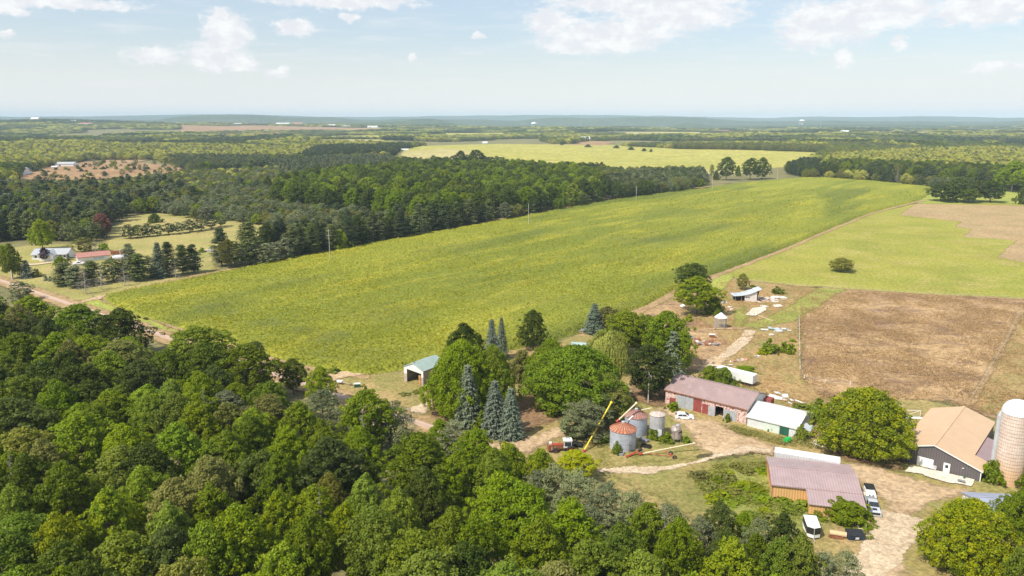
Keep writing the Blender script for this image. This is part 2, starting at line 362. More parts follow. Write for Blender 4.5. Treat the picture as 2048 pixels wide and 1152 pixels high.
patch('soil', [(1270,625),(1330,605),(1372,590),(1380,612),(1350,640),(1300,640)], 'dry', 1.2, 2.5)
patch('soil', [(1010,706),(1060,695),(1120,686),(1150,690),(1140,710),(1060,720),(1010,716)], 'rough', 1.2, 2)
patch('grass_bank', [(1165,935),(1300,925),(1420,925),(1530,915),(1545,960),(1540,1010),(1600,1030),(1560,1080),(1400,1040),(1230,960)], 'yard_grass', 1.0, 3)
patch('weed_bank', [(1400,945),(1450,928),(1530,930),(1538,1000),(1600,1020),(1590,1050),(1500,1050),(1430,1005),(1400,975)], 'greenweed', .8, 7)
patch('weed_patch', [(1470,622),(1490,612),(1498,632),(1480,655),(1465,650)], 'greenweed', .8, 2)
_ps('green_track', [(1500,655),(1560,640),(1610,612),(1650,585),(1670,577)], [5, 8, 9, 9, 9], 'greenweed', 1, 1.5)
_ps('green_track', [(1380,610),(1420,590),(1440,565),(1452,550)], [5, 7, 7, 7], 'verge', 1, 1.5)
patch('verge', [(185,594),(215,604),(260,622),(300,640),(370,667),(440,692),(520,717),(640,758),(650,774),(500,732),(400,698),(300,664),(220,637),(150,613)], 'verge', 1, 1.5)
_ps('headland', [(205,600),(250,618),(370,663),(520,712),(655,746),(735,756)], 2.6, 'track', 1, 1.4)
_ps('headland', [(200,600),(262,582),(330,567),(430,546),(560,520),(660,501),(830,469),(960,447),(1080,424),(1230,398),(1420,373)], 5, 'track', 1.6, 2)
_ps('field_track', [(1846,402),(1825,406),(1740,427),(1640,468),(1560,502),(1440,548),(1405,562),(1352,586),(1290,618),(1230,640),(1170,668)], 4.5, 'track', 1, 1.3)
_ps('field_track', [(1490,562),(1600,573),(1700,580),(1900,592),(2048,600)], 1.6, 'track', 1, .8)
_ps('field_track', [(2044,620),(2000,700),(1975,750),(1938,812)], 1.6, 'track', .8, .8)
# dirt yard, drives and paths
patch('dirt_yard', [(1345,812),(1372,838),(1440,845),(1480,872),(1530,890),(1552,905),(1546,916),(1500,905),(1440,915),(1400,900),(1390,870),(1340,845),(1325,822)], 'dirt', .6, 3.0)
patch('dirt_yard', [(1440,845),(1470,852),(1495,868),(1450,872)], 'dirt', .6, 3.0)
_ps('gravel_path', [(1545,905),(1500,898),(1440,912),(1400,925),(1340,938),(1290,943),(1240,942),(1195,944)], [1.6, 2.2, 2, 1.2, 1.4, 2.4, 1.8, 1.0], 'gravel', .5, 1.3)
patch('dirt_yard', [(1695,930),(1740,938),(1810,955),(1900,978),(1950,985),(1945,998),(1880,1002),(1835,1030),(1815,1070),(1805,1110),(1800,1180),(1700,1220),(1740,1110),(1765,1075),(1775,1040),(1768,1005),(1738,975),(1710,960)], 'dirt', .6, 3.0)
_ps('gravel_drive', [(1800,1030),(1785,1080),(1765,1110),(1730,1150),(1690,1230)], [7, 6, 6, 6, 6], 'gravel', .6, 1.2)
_ps('dirt_track', [(1502,662),(1490,680),(1462,705),(1440,718)], [3.2, 3.8, 3.6, 2.4], 'gravel', .5, .7)
_ps('dirt_track', [(1440,718),(1410,738),(1385,752),(1370,775),(1340,800)], [3, 2.6, 3, 3, 3], 'dirt', .6, 3.0)
_ps('dirt_track', [(1400,661),(1440,659),(1500,658)], [1, 1.4, 1.5], 'dirt', .5, .7)
_ps('driveway', [(700,860),(790,838),(830,825),(868,812)], [4, 5, 4.6, 4], 'gravel', .6, .9)
_ps('driveway', [(868,812),(900,850),(930,880),(990,902)], [4, 3, 3, 3], 'painted_shade_soil', .6, 2)  # stretch under the trees, their shade painted into its brown
_ps('driveway', [(960,915),(1000,903),(1060,890),(1110,868),(1160,850),(1210,815),(1250,790),(1275,768)], [6, 5, 3.6, 3.2, 2.4, 2.6, 3, 3], 'dirt', .6, 3.0)
patch('bare_and_shaded_soil', [(880,850),(910,840),(990,870),(1040,865),(1110,840),(1090,800),(1060,790),(1010,800),(950,880),(900,880)], 'painted_shade_soil', .7, 2.5)  # tree shade around the hay shed trees, painted as darker soil
patch('bare_and_shaded_soil', [(1265,760),(1330,765),(1328,815),(1300,812),(1270,800)], 'painted_shade_soil', .7, 2)  # shade of the dark maple painted on the ground
patch('bare_and_shaded_soil', [(655,750),(690,742),(730,745),(728,752),(690,757),(664,765)], 'dirt', .7, 1.5)
patch('bare_and_shaded_soil', [(1640,895),(1700,905),(1760,930),(1820,925),(1800,945),(1700,925)], 'painted_shade_soil', .7, 2)  # shade of the huge maple painted on the ground
_ps('driveway', [(-60,535),(20,531),(70,530),(118,524),(165,528)], [5, 5, 4, 4, 9], 'gravel', 1, 1)
_ps('driveway', [(130,610),(160,606),(190,600),(208,592)], [4, 4, 5, 4], 'dirt', 1, 1.5)
patch('patio', [(1810,946),(1821,934),(1887,948),(1948,963),(1943,977),(1915,970),(1900,969),(1848,955),(1845,952)], 'pave', .25, .25)
patch('concrete_pad', [(1622,890),(1632,880),(1656,884),(1648,898),(1640,896)], 'pave', .3, .3)
patch('concrete_pad', [(1490,632),(1505,618),(1530,615),(1533,622),(1510,634)], 'pave', .3, .3)
patch('concrete_pad', [(1545,612),(1560,610),(1567,615),(1550,617)], 'pave', .3, .4)
# the road
def road():
    a = G(0, 562); b = G(677, 794); d = (b - a)[:2]; d /= np.linalg.norm(d); n = np.array([-d[1], d[0]])
    a = a[:2] - d * 260; L = 260 + 252; ts = np.linspace(0, L, 300); ws = np.linspace(-3.1, 3.1, 9)
    T, Wd = np.meshgrid(ts, ws, indexing='ij'); P = a + T[..., None] * d + Wd[..., None] * n
    V = np.concatenate([P.reshape(-1, 2), np.full((P.shape[0] * P.shape[1], 1), .42) - (Wd.reshape(-1, 1) ** 2) * .012], 1)
    me = mesh_np('road', V, grid_faces(9, 300), True); fattr(me, 'across', Wd.ravel())
    o = link('road', me, 'road'); o['kind'] = 'structure'
    o2 = patch('road_shoulder', strip((a + np.outer([0, L], d)).tolist(), 7.6, px=False).tolist(), 'track', 2, 1.5, px=False)
road()
# ------------------------------------------------------------------ trees
rng = np.random.default_rng(7)
def unit(v): return v / np.maximum(np.linalg.norm(v, axis=-1, keepdims=True), 1e-9)
def leafmesh(name, Cn, Nm, size, aspect, lv, r, along=None):
    """one small diamond face per leaf or needle tuft"""
    n = len(Cn); Nm = unit(Nm)
    t = along if along is not None else r.normal(size=(n, 3))
    t = unit(t - (t * Nm).sum(1, keepdims=True) * Nm); b = np.cross(Nm, t)
    s = np.asarray(size)[:, None] * np.ones((n, 1)); a = np.asarray(aspect) * s
    V = np.stack([Cn + t * s, Cn + b * a, Cn - t * s, Cn - b * a], 1).reshape(-1, 3)
    me = mesh_np(name, V, np.arange(4 * n).reshape(-1, 4)); fattr(me, 'lv', np.repeat(np.clip(lv, 0, 1), 4))
    return me
def broad(name, seed, H, R, z0, ncl, nl, ls, rcl, aspect=.7, pw=.75, lump=.2, flat=.8):
    r = np.random.default_rng(seed)
    i = np.arange(ncl); t = np.clip(1 - ((i + .5) / ncl) ** .9, .0, 1); th = i * 2.39996 + r.normal(0, .25, ncl)
    ph = r.uniform(0, 6.28, 6)
    lobe = 1 + lump * np.sin(3 * th + ph[0] + 4 * t) + lump * .7 * np.sin(5 * th + ph[1] - 6 * t) + lump * .5 * np.sin(8 * t * 1.3 + ph[2])
    prof = np.sin(np.pi * np.clip(.06 + .93 * t, 0, 1) ** pw) ** .62
    rad = R * prof * lobe * r.uniform(.62, 1.06, ncl)
    c = np.stack([rad * np.cos(th), rad * np.sin(th), z0 + (H - z0 - rcl) * t + r.normal(0, .3, ncl)], 1)
    ne = ncl // 5
    extra = c[r.integers(0, ncl, ne)] * np.array([.55, .55, 1]) + np.array([0, 0, .2]); c = np.concatenate([c, extra]); n = len(c)
    rc = rcl * r.uniform(.65, 1.25, n); out = unit(np.stack([c[:, 0], c[:, 1], (c[:, 2] - z0) * .5 + .3], 1)); out[:, 2] += .35; out = unit(out)
    u = unit(r.normal(size=(n, nl, 3))); d = (u * out[:, None]).sum(-1)
    u = np.where((d < -.25)[..., None], u - 1.6 * d[..., None] * out[:, None], u); u = unit(u)
    p = c[:, None] + u * rc[:, None, None] * np.array([1, 1, flat]) * r.uniform(.72, 1.08, (n, nl, 1))
    nm = unit(u * .75 + np.array([0, 0, .35]) + r.normal(0, .42, (n, nl, 3)))
    cl = np.clip(r.beta(2, 2.2, n)[:, None] + r.normal(0, .12, (n, nl)), 0, 1)
    return leafmesh(name, p.reshape(-1, 3), nm.reshape(-1, 3), (ls * r.uniform(.7, 1.3, n * nl)), aspect, cl.ravel(), r)
def pinecrown(name, seed, H, R, z0, whorls, nb, per, nl, ls):
    r = np.random.default_rng(seed); P = []; Nn = []; A = []; LV = []
    for k in range(whorls):
        t = (k + .5) / whorls; z = z0 + (H - z0) * t
        Rl = R * (1 - t) ** .6 * (.55 + .55 * min(1, t * 3.5)) * r.uniform(.8, 1.1)
        for b in range(nb):
            th = r.uniform(0, 6.28); L = Rl * r.uniform(.6, 1.15); tilt = .12 + .35 * t + r.normal(0, .06)
            d = np.array([math.cos(th), math.sin(th), tilt])
            for q in np.linspace(.35, 1, per):
                c = np.array([0, 0, z]) + d * L * q; rc = (.35 + .55 * q) * R * .27
                u = unit(r.normal(size=(nl, 3))); u[:, 2] = np.abs(u[:, 2]) * .9 - .25
                P.append(c + u * rc * np.array([1, 1, .5])); nn = u * .5 + np.array([0, 0, .8]) + r.normal(0, .4, (nl, 3)); Nn.append(nn)
                A.append(u + d * .3); LV.append(np.full(nl, r.beta(2, 2)) + r.normal(0, .1, nl))
    P = np.concatenate(P); 
    return leafmesh(name, P, np.concatenate(Nn), ls * r.uniform(.7, 1.3, len(P)), .42, np.concatenate(LV), r, np.concatenate(A))
def sprucecrown(name, seed, H, R, layers, nb, per, ls, droop=.35, gap=.0):
    r = np.random.default_rng(seed); P = []; Nn = []; A = []; LV = []
    for k in range(layers):
        t = k / layers; z = .5 + (H - .5) * t; Rl = (R * (1 - t) ** .85 + .15) * r.uniform(.9, 1.1)
        n = max(4, int(nb * (1 - t * .65))); o = r.uniform(0, 6.28)
        for b in range(n):
            if r.random() < gap: continue
            th = o + b * 6.283 / n + r.normal(0, .12); L = Rl * r.uniform(.72, 1.12); lvb = r.beta(2, 2)
            d = np.array([math.cos(th), math.sin(th), 0]); s_ = np.linspace(.3, 1, per)[:, None]
            c = np.array([0, 0, z]) + d * L * s_ + np.array([0, 0, 1]) * (-droop * L * s_ ** 2 + .12 * L * s_ ** 4)
            c = np.repeat(c, 3, 0) + r.normal(0, .10, (per * 3, 3)) * np.array([1, 1, .7])
            side = np.cross(d, [0, 0, 1]); w_ = np.tile([-.5, 0, .5], per)[:, None]
            c = c + side * w_ * ls * 1.3
            P.append(c); Nn.append(np.tile(np.array([0, 0, 1.0]) + d * .55, (len(c), 1)) + r.normal(0, .25, (len(c), 3)))
            A.append(np.tile(d, (len(c), 1)) + side * w_ * 1.1 - np.array([0, 0, .35])); LV.append(np.full(len(c), lvb) + r.normal(0, .15, len(c)))
    P = np.concatenate(P)
    return leafmesh(name, P, np.concatenate(Nn), ls * r.uniform(.7, 1.25, len(P)), .40, np.concatenate(LV), r, np.concatenate(A))
def willowcrown(name, seed, H, R, ns, ls):
    r = np.random.default_rng(seed); P = []; Nn = []; A = []; LV = []
    for i in range(ns):
        th = r.uniform(0, 6.28); q = math.sqrt(r.random()); rad = R * q * r.uniform(.82, 1.06) * (1 + .12 * math.sin(5 * th))
        zt = H * (.50 + .50 * math.sqrt(max(0, 1 - q * q * .95)) * (.86 + .14 * math.sin(th * 3 + 1 + q * 4))) * r.uniform(.86, 1.0); L = r.uniform(.14, .5) * H * (0.4 + q)
        m = int(L / (ls * .9)) + 2; z = zt - np.linspace(0, L, m); lvb = r.beta(2, 2)
        d = np.array([math.cos(th), math.sin(th), 0])
        c = np.stack([d[0] * (rad + np.linspace(0, .35, m)), d[1] * (rad + np.linspace(0, .35, m)), z], 1) + r.normal(0, .07, (m, 3))
        P.append(c); Nn.append(np.tile(d + np.array([0, 0, .3]), (m, 1)) + r.normal(0, .4, (m, 3))); A.append(np.tile([0, 0, -1.0], (m, 1)) + d * .15)
        LV.append(np.full(m, lvb) + r.normal(0, .1, m))
    P = np.concatenate(P)
    return leafmesh(name, P, np.concatenate(Nn), ls * r.uniform(.7, 1.2, len(P)), .34, np.concatenate(LV), r, np.concatenate(A))
def tubes(name, segs, sides=6, mat=None):
    """segs: list of (p0, p1, r0, r1)"""
    a = np.linspace(0, 2 * np.pi, sides, endpoint=False); V = []; Fc = []; o = 0
    for p0, p1, r0, r1 in segs:
        p0 = np.array(p0, float); p1 = np.array(p1, float); d = p1 - p0; d /= max(np.linalg.norm(d), 1e-9)
        e = np.array([0, 0, 1.0]) if abs(d[2]) < .9 else np.array([1.0, 0, 0]); x = np.cross(d, e); x /= np.linalg.norm(x); y = np.cross(d, x)
        ring = np.cos(a)[:, None] * x + np.sin(a)[:, None] * y
        V.append(p0 + ring * r0); V.append(p1 + ring * r1); i = np.arange(sides); j = (i + 1) % sides
        Fc.append(np.stack([o + i, o + j, o + sides + j, o + sides + i], 1)); o += 2 * sides
    return mesh_np(name, np.concatenate(V), np.concatenate(Fc), True)
def trunkmesh(name, seed, H, z0, r0, nlimb, R, low=False):
    r = np.random.default_rng(seed); top = H * .82; segs = []; p = np.array([0, 0, -.3]); rr = r0; k = 5
    for i in range(k):
        q = np.array([r.normal(0, .02 * H * .3), r.normal(0, .02 * H * .3), top * (i + 1) / k]); r1 = r0 * (1 - .8 * (i + 1) / k); segs.append((p, q, rr, r1)); p = q; rr = r1
    for i in range(nlimb):
        t = r.uniform(.0, .85); z = z0 * .8 + (top - z0) * t; th = i * 2.4 + r.normal(0, .3); L = R * r.uniform(.5, .85) * (1 - .4 * t)
        m = np.array([math.cos(th) * L * .5, math.sin(th) * L * .5, z + L * .30]); e = np.array([math.cos(th) * L, math.sin(th) * L, z + L * .75])
        segs.append(((0, 0, z), m, r0 * .38, r0 * .25)); segs.append((m, e, r0 * .25, r0 * .08))
    return tubes(name, segs, 4 if low else 7)
def deadmesh(name, seed, H, R, nb, pine=True):
    r = np.random.default_rng(seed); segs = [((0, 0, -.2), (.1, 0, H * .5), .18, .12), ((.1, 0, H * .5), (0, .1, H), .12, .03)]
    for i in range(nb):
        z = H * r.uniform(.12, .97); th = r.uniform(0, 6.28); L = R * (1.05 - z / H) ** .7 * r.uniform(.5, 1.1); up = r.uniform(-.15, .35) if pine else r.uniform(.4, 1.2)
        d = np.array([math.cos(th), math.sin(th), up]); a = np.array([0, 0, z]); b = a + d * L; segs.append((a, b, .05, .025))
        for j in range(4):
            q = a + d * L * r.uniform(.35, 1); e = q + (d * .4 + r.normal(0, .5, 3)) * L * .3; segs.append((q, e, .03, .015))
    return tubes(name, segs, 3)
# prototype meshes: (crown, trunk, nominal height, nominal crown width)
PR = {}
def reg(kind, lod, crown, trunk, H, Wd): PR.setdefault((kind, lod), []).append((crown, trunk, H, Wd))
for s_ in range(6):
    h = [15, 15, 15, 15, 15, 15][s_]; z0 = [3.2, 4, 2.6, 3.6, 3, 4][s_]; pw = [.75, .9, .65, .8, 1.0, .7][s_]; lump = [.16, .2, .24, .14, .18, .26][s_]
    reg('broad', 0, broad('crown_leaves', 10 + s_, h, 4.8, z0, 330, 46, .19, .72, pw=pw, lump=lump + .06), trunkmesh('tree_trunk', s_, h, z0, .26, 10, 4.6), h, 10.2)
    if s_ < 4: reg('broad', 1, broad('crown_leaves', 30 + s_, h, 4.7, z0, 110, 26, .36, 1.05, pw=pw, lump=lump), trunkmesh('tree_trunk', s_ + 20, h, z0, .26, 5, 4.6, True), h, 10.0)
    if s_ < 3: reg('broad', 2, broad('crown_leaves', 50 + s_, h, 4.6, z0 - 1.5, 46, 11, .75, 1.35, pw=pw, lump=lump), trunkmesh('tree_trunk', s_ + 40, h, z0, .3, 2, 4.6, True), h, 9.2)
for s_ in range(2):  # wide spreading yard trees
    reg('wide', 0, broad('crown_leaves', 70 + s_, 14, 8.6, 1.2, 760, 50, .20, .90, pw=.62, lump=.10 + .05 * s_), trunkmesh('tree_trunk', 60 + s_, 14, 2.6, .5, 16, 8.0), 14, 19.0)
for s_ in range(3):
    reg('bush', 0, broad('bush_leaves', 80 + s_, 3.0, 1.9, .1, 60, 55, .13, .48, pw=.5, lump=.22), trunkmesh('bush_stem', 80 + s_, 3.0, .2, .06, 8, 1.6), 3.0, 4.3)
    reg('bush', 1, broad('bush_leaves', 90 + s_, 3.0, 1.9, .1, 34, 20, .26, .6, pw=.5, lump=.22), trunkmesh('bush_stem', 90 + s_, 3.0, .2, .06, 3, 1.6, True), 3.0, 4.3)
    reg('bush', 2, broad('bush_leaves', 95 + s_, 3.0, 1.9, .1, 20, 9, .5, .7, pw=.5, lump=.22), trunkmesh('bush_stem', 95 + s_, 3.0, .2, .06, 2, 1.6, True), 3.0, 4.3)
for s_ in range(3):
    reg('whitepine', 0, pinecrown('pine_needles', 110 + s_, 17, 4.6, 1.4, 17, 8, 4, 32, .26), trunkmesh('pine_trunk', 100 + s_, 17, 3, .28, 12, 3.5), 17, 9.0)
    reg('whitepine', 1, pinecrown('pine_needles', 115 + s_, 17, 4.6, 1.4, 16, 8, 3, 15, .46), trunkmesh('pine_trunk', 105 + s_, 17, 3, .28, 6, 3.5, True), 17, 9.0)
    reg('whitepine', 2, pinecrown('pine_needles', 118 + s_, 17, 4.4, 2.4, 8, 5, 2, 5, .85), trunkmesh('pine_trunk', 108 + s_, 17, 3, .28, 2, 3.5, True), 17, 9.0)
    reg('pine', 0, broad('pine_needles', 120 + s_, 11, 3.0, 1.6, 150, 60, .17, .72, .33, pw=.8, lump=.3, flat=.6), trunkmesh('pine_trunk', 120 + s_, 11, 2, .2, 14, 2.8), 11, 6.0)
    reg('pine', 1, broad('pine_needles', 125 + s_, 11, 3.0, 1.8, 80, 22, .34, .75, .40, pw=.85, lump=.28, flat=.6), trunkmesh('pine_trunk', 125 + s_, 11, 2, .2, 5, 2.8, True), 11, 6.0)
    reg('pine', 2, broad('pine_needles', 128 + s_, 11, 2.9, 2.6, 34, 8, .7, .8, .5, pw=1.0, lump=.25, flat=.7), trunkmesh('pine_trunk', 128 + s_, 11, 2, .2, 1, 2.8, True), 11, 6.0)
for s_ in range(3):
    reg('spruce', 0, sprucecrown('spruce_needles', 130 + s_, 14, 2.9, 34, 17, 5, .32), trunkmesh('spruce_trunk', 130 + s_, 14, 1, .2, 0, 2), 14, 5.8)
    reg('spruce', 1, sprucecrown('spruce_needles', 135 + s_, 14, 2.9, 20, 12, 3, .52), trunkmesh('spruce_trunk', 135 + s_, 14, 1, .2, 0, 2, True), 14, 5.8)
    reg('spruce', 2, sprucecrown('spruce_needles', 138 + s_, 14, 2.9, 10, 7, 2, .95), trunkmesh('spruce_trunk', 138 + s_, 14, 1, .2, 0, 2, True), 14, 5.8)
reg('bigbush', 0, broad('bush_leaves', 160, 5.4, 3.6, .1, 170, 60, .16, .62, pw=.55, lump=.30), trunkmesh('bush_stem', 160, 5, .2, .08, 8, 3), 5.4, 8.6)
reg('bigbush', 0, broad('bush_leaves', 161, 5.4, 3.6, .1, 150, 60, .17, .66, pw=.5, lump=.34), trunkmesh('bush_stem', 161, 5, .2, .08, 8, 3), 5.4, 8.6)
reg('thinspruce', 0, sprucecrown('spruce_needles', 139, 14, 2.9, 22, 11, 5, .30, .55, .25), trunkmesh('spruce_trunk', 139, 14, 1, .2, 0, 2), 14, 5.8)
reg('willow', 0, willowcrown('willow_leaves', 140, 10, 4.6, 1500, .26), trunkmesh('willow_trunk', 140, 10, 2, .4, 8, 3.5), 10, 9.4)
reg('dead', 0, None, deadmesh('bare_branches', 150, 10, 3.0, 60), 10, 6.0)
reg('dead', 0, None, deadmesh('bare_branches', 151, 10, 2.6, 50, False), 10, 5.4)
NAMES = {'bigbush': ('bush', 'bush'), 'broad': ('broadleaf_tree', 'broadleaf tree'), 'wide': ('broadleaf_tree', 'broadleaf tree'), 'bush': ('bush', 'bush'), 'whitepine': ('pine_tree', 'pine tree'),
         'pine': ('pine_tree', 'pine tree'), 'spruce': ('spruce_tree', 'spruce tree'), 'thinspruce': ('spruce_tree', 'spruce tree'), 'willow': ('willow_tree', 'willow tree'), 'dead': ('dead_tree', 'dead tree')}
HUE = {'green': 'green', 'mid': 'fresh green', 'dark': 'dark green', 'bright': 'bright green', 'yellow': 'yellow', 'lime': 'yellow-green', 'olive': 'olive green', 'aspen': 'pale yellow-green',
       'willow': 'pale', 'pine': 'green', 'pinedark': 'dark green', 'pinegrey': 'grey-green', 'spruce': 'grey-green', 'spruceblue': 'blue-green', 'purple': 'dark purple', 'rust': 'rust-orange', 'dead': 'bare grey', 'brownred': 'reddish-brown'}
def depth(x, y, z=0): return y * cp - (z - CH) * sp
def topz(y, v):   # height at which a plan point at forward distance y is seen on photo row v
    yy = (v - 576) / F; return CH - y * (sp + yy * cp) / (cp - yy * sp)
TREES = []
def put(kind, x, y, H, Wd, fol, label=None, group=None, man=True, rot=None, where=''):
    TREES.append(dict(kind=kind, x=float(x), y=float(y), H=float(H), W=float(Wd), fol=fol, label=label, group=group, man=man, rot=rot, where=where))
def mt(kind, u, vt, vb, wpx, fol, label=None, group=None):
    # what is seen of a crown's foot is its near skirt; the trunk stands further back
    vb = vb - .5 * wpx * (vb - 238) / 1500 * {'wide': .95, 'broad': .7, 'bush': .8, 'pine': .7, 'whitepine': .4, 'willow': .6, 'spruce': .4, 'thinspruce': .4}.get(kind, 0)
    g = G(u, vb); H = topz(g[1], vt); wpx = wpx * (1.34 if kind in ('spruce', 'thinspruce') else 1)
    put(kind, g[0], g[1], H, wpx * depth(g[0], g[1], H * .5) / F, fol, label, group)
_gi = [0]
def place_tree(t, lod):
    kind = t['kind']
    if kind == 'bush' and t['W'] > 5.5: kind = 'bigbush'
    pr = PR.get((kind, lod)) or PR[(kind, 0)]
    i = int(abs(math.sin(t['x'] * 12.9 + t['y'] * 78.2)) * 1e4)
    if t['kind'] == 'dead': i = 0 if t['fol'] == 'dead' else 1
    crown, trunk, H, Wd = pr[i % len(pr)]
    nm, cat = NAMES[kind]; z = float(hgt(t['x'], t['y'])); sx_ = t['W'] / Wd; sz = t['H'] / H
    rz = t['rot'] if t['rot'] is not None else (i * 1.7) % 6.283
    o = thing(nm, t['label'], cat, (t['x'], t['y'], z), rz, t['group']); o.scale = (sx_, sx_, sz)
    if crown is not None:
        c = bpy.data.objects.new('crown', crown); C.objects.link(c); c.parent = o
        if not crown.materials: crown.materials.append(FOL[t['fol']])
        c.material_slots[0].link = 'OBJECT'; c.material_slots[0].material = FOL[t['fol']]
    k = bpy.data.objects.new('trunk' if crown is not None else 'branches', trunk); C.objects.link(k); k.parent = o
    if not trunk.materials: trunk.materials.append(MATS['bark'])
    k.material_slots[0].link = 'OBJECT'; k.material_slots[0].material = MATS['bark_pale'] if (crown is None or 'pale' in (t['label'] or '')) else MATS['bark']
    return o
def gn_scatter(name, items, label, lod=2):
    """the wood too large to count: one object, crowns instanced on its points"""
    protos = {}; P = []; R = []; Sc = []; ID = []
    for t in items:
        pr = PR.get((t['kind'], lod)) or PR[(t['kind'], 0)]; j = int(abs(math.sin(t['x'] * 3.1 + t['y'] * 7.7)) * 1e4) % len(pr)
        key = (t['kind'], t['fol'], j)
        if key not in protos: protos[key] = len(protos)
        crown, trunk, H, Wd = pr[j]
        P.append((t['x'], t['y'], float(t.get('z', 0)))); R.append((0, 0, (t['x'] * 1.3 + t['y'] * 2.1) % 6.283)); Sc.append((t['W'] / Wd, t['W'] / Wd, t['H'] / H)); ID.append(protos[key])
    me = bpy.data.meshes.new(name); me.vertices.add(len(P)); me.vertices.foreach_set('co', np.array(P, np.float32).ravel())
    a = me.attributes.new('rot', 'FLOAT_VECTOR', 'POINT'); a.data.foreach_set('vector', np.array(R, np.float32).ravel())
    a = me.attributes.new('scl', 'FLOAT_VECTOR', 'POINT'); a.data.foreach_set('vector', np.array(Sc, np.float32).ravel())
    a = me.attributes.new('pid', 'INT', 'POINT'); a.data.foreach_set('value', np.array(ID, np.int32))
    o = link(name, me); tag(o, label, 'woodland', kind='stuff')
    ng = bpy.data.node_groups.new(name + '_nodes', 'GeometryNodeTree'); ng.interface.new_socket('Geometry', in_out='INPUT', socket_type='NodeSocketGeometry'); ng.interface.new_socket('Geometry', in_out='OUTPUT', socket_type='NodeSocketGeometry')
    k = N(ng); gi = k.new('NodeGroupInput'); go = k.new('NodeGroupOutput'); jn = k.new('GeometryNodeJoinGeometry')
    def na(nm, ty):
        n = k.new('GeometryNodeInputNamedAttribute', data_type=ty); n.inputs['Name'].default_value = nm; return n.outputs['Attribute']
    ro = na('rot', 'FLOAT_VECTOR'); sc = na('scl', 'FLOAT_VECTOR'); pid = na('pid', 'INT')
    for key, idn in protos.items():
        crown, trunk, H, Wd = (PR.get((key[0], lod)) or PR[(key[0], 0)])[key[2]]
        me1 = crown.copy() if crown is not None else trunk.copy(); me1.materials.clear(); me1.materials.append(FOL[key[1]])
        po = bpy.data.objects.new('woodland_tree', me1)
        oi = k.new('GeometryNodeObjectInfo'); oi.inputs['Object'].default_value = po; oi.inputs['As Instance'].default_value = True
        cmpn = k.new('FunctionNodeCompare', data_type='INT', operation='EQUAL'); k.lk(pid, cmpn.inputs[2]); cmpn.inputs[3].default_value = idn
        ip = k.new('GeometryNodeInstanceOnPoints'); k.lk(gi.outputs[0], ip.inputs['Points']); k.lk(cmpn.outputs[0], ip.inputs['Selection']); k.lk(oi.outputs['Geometry'], ip.inputs['Instance'])
        k.lk(ro, ip.inputs['Rotation']); k.lk(sc, ip.inputs['Scale']); k.lk(ip.outputs[0], jn.inputs[0])
    k.lk(jn.outputs[0], go.inputs[0]); md = o.modifiers.new('scatter', 'NODES'); md.node_group = ng
    return o
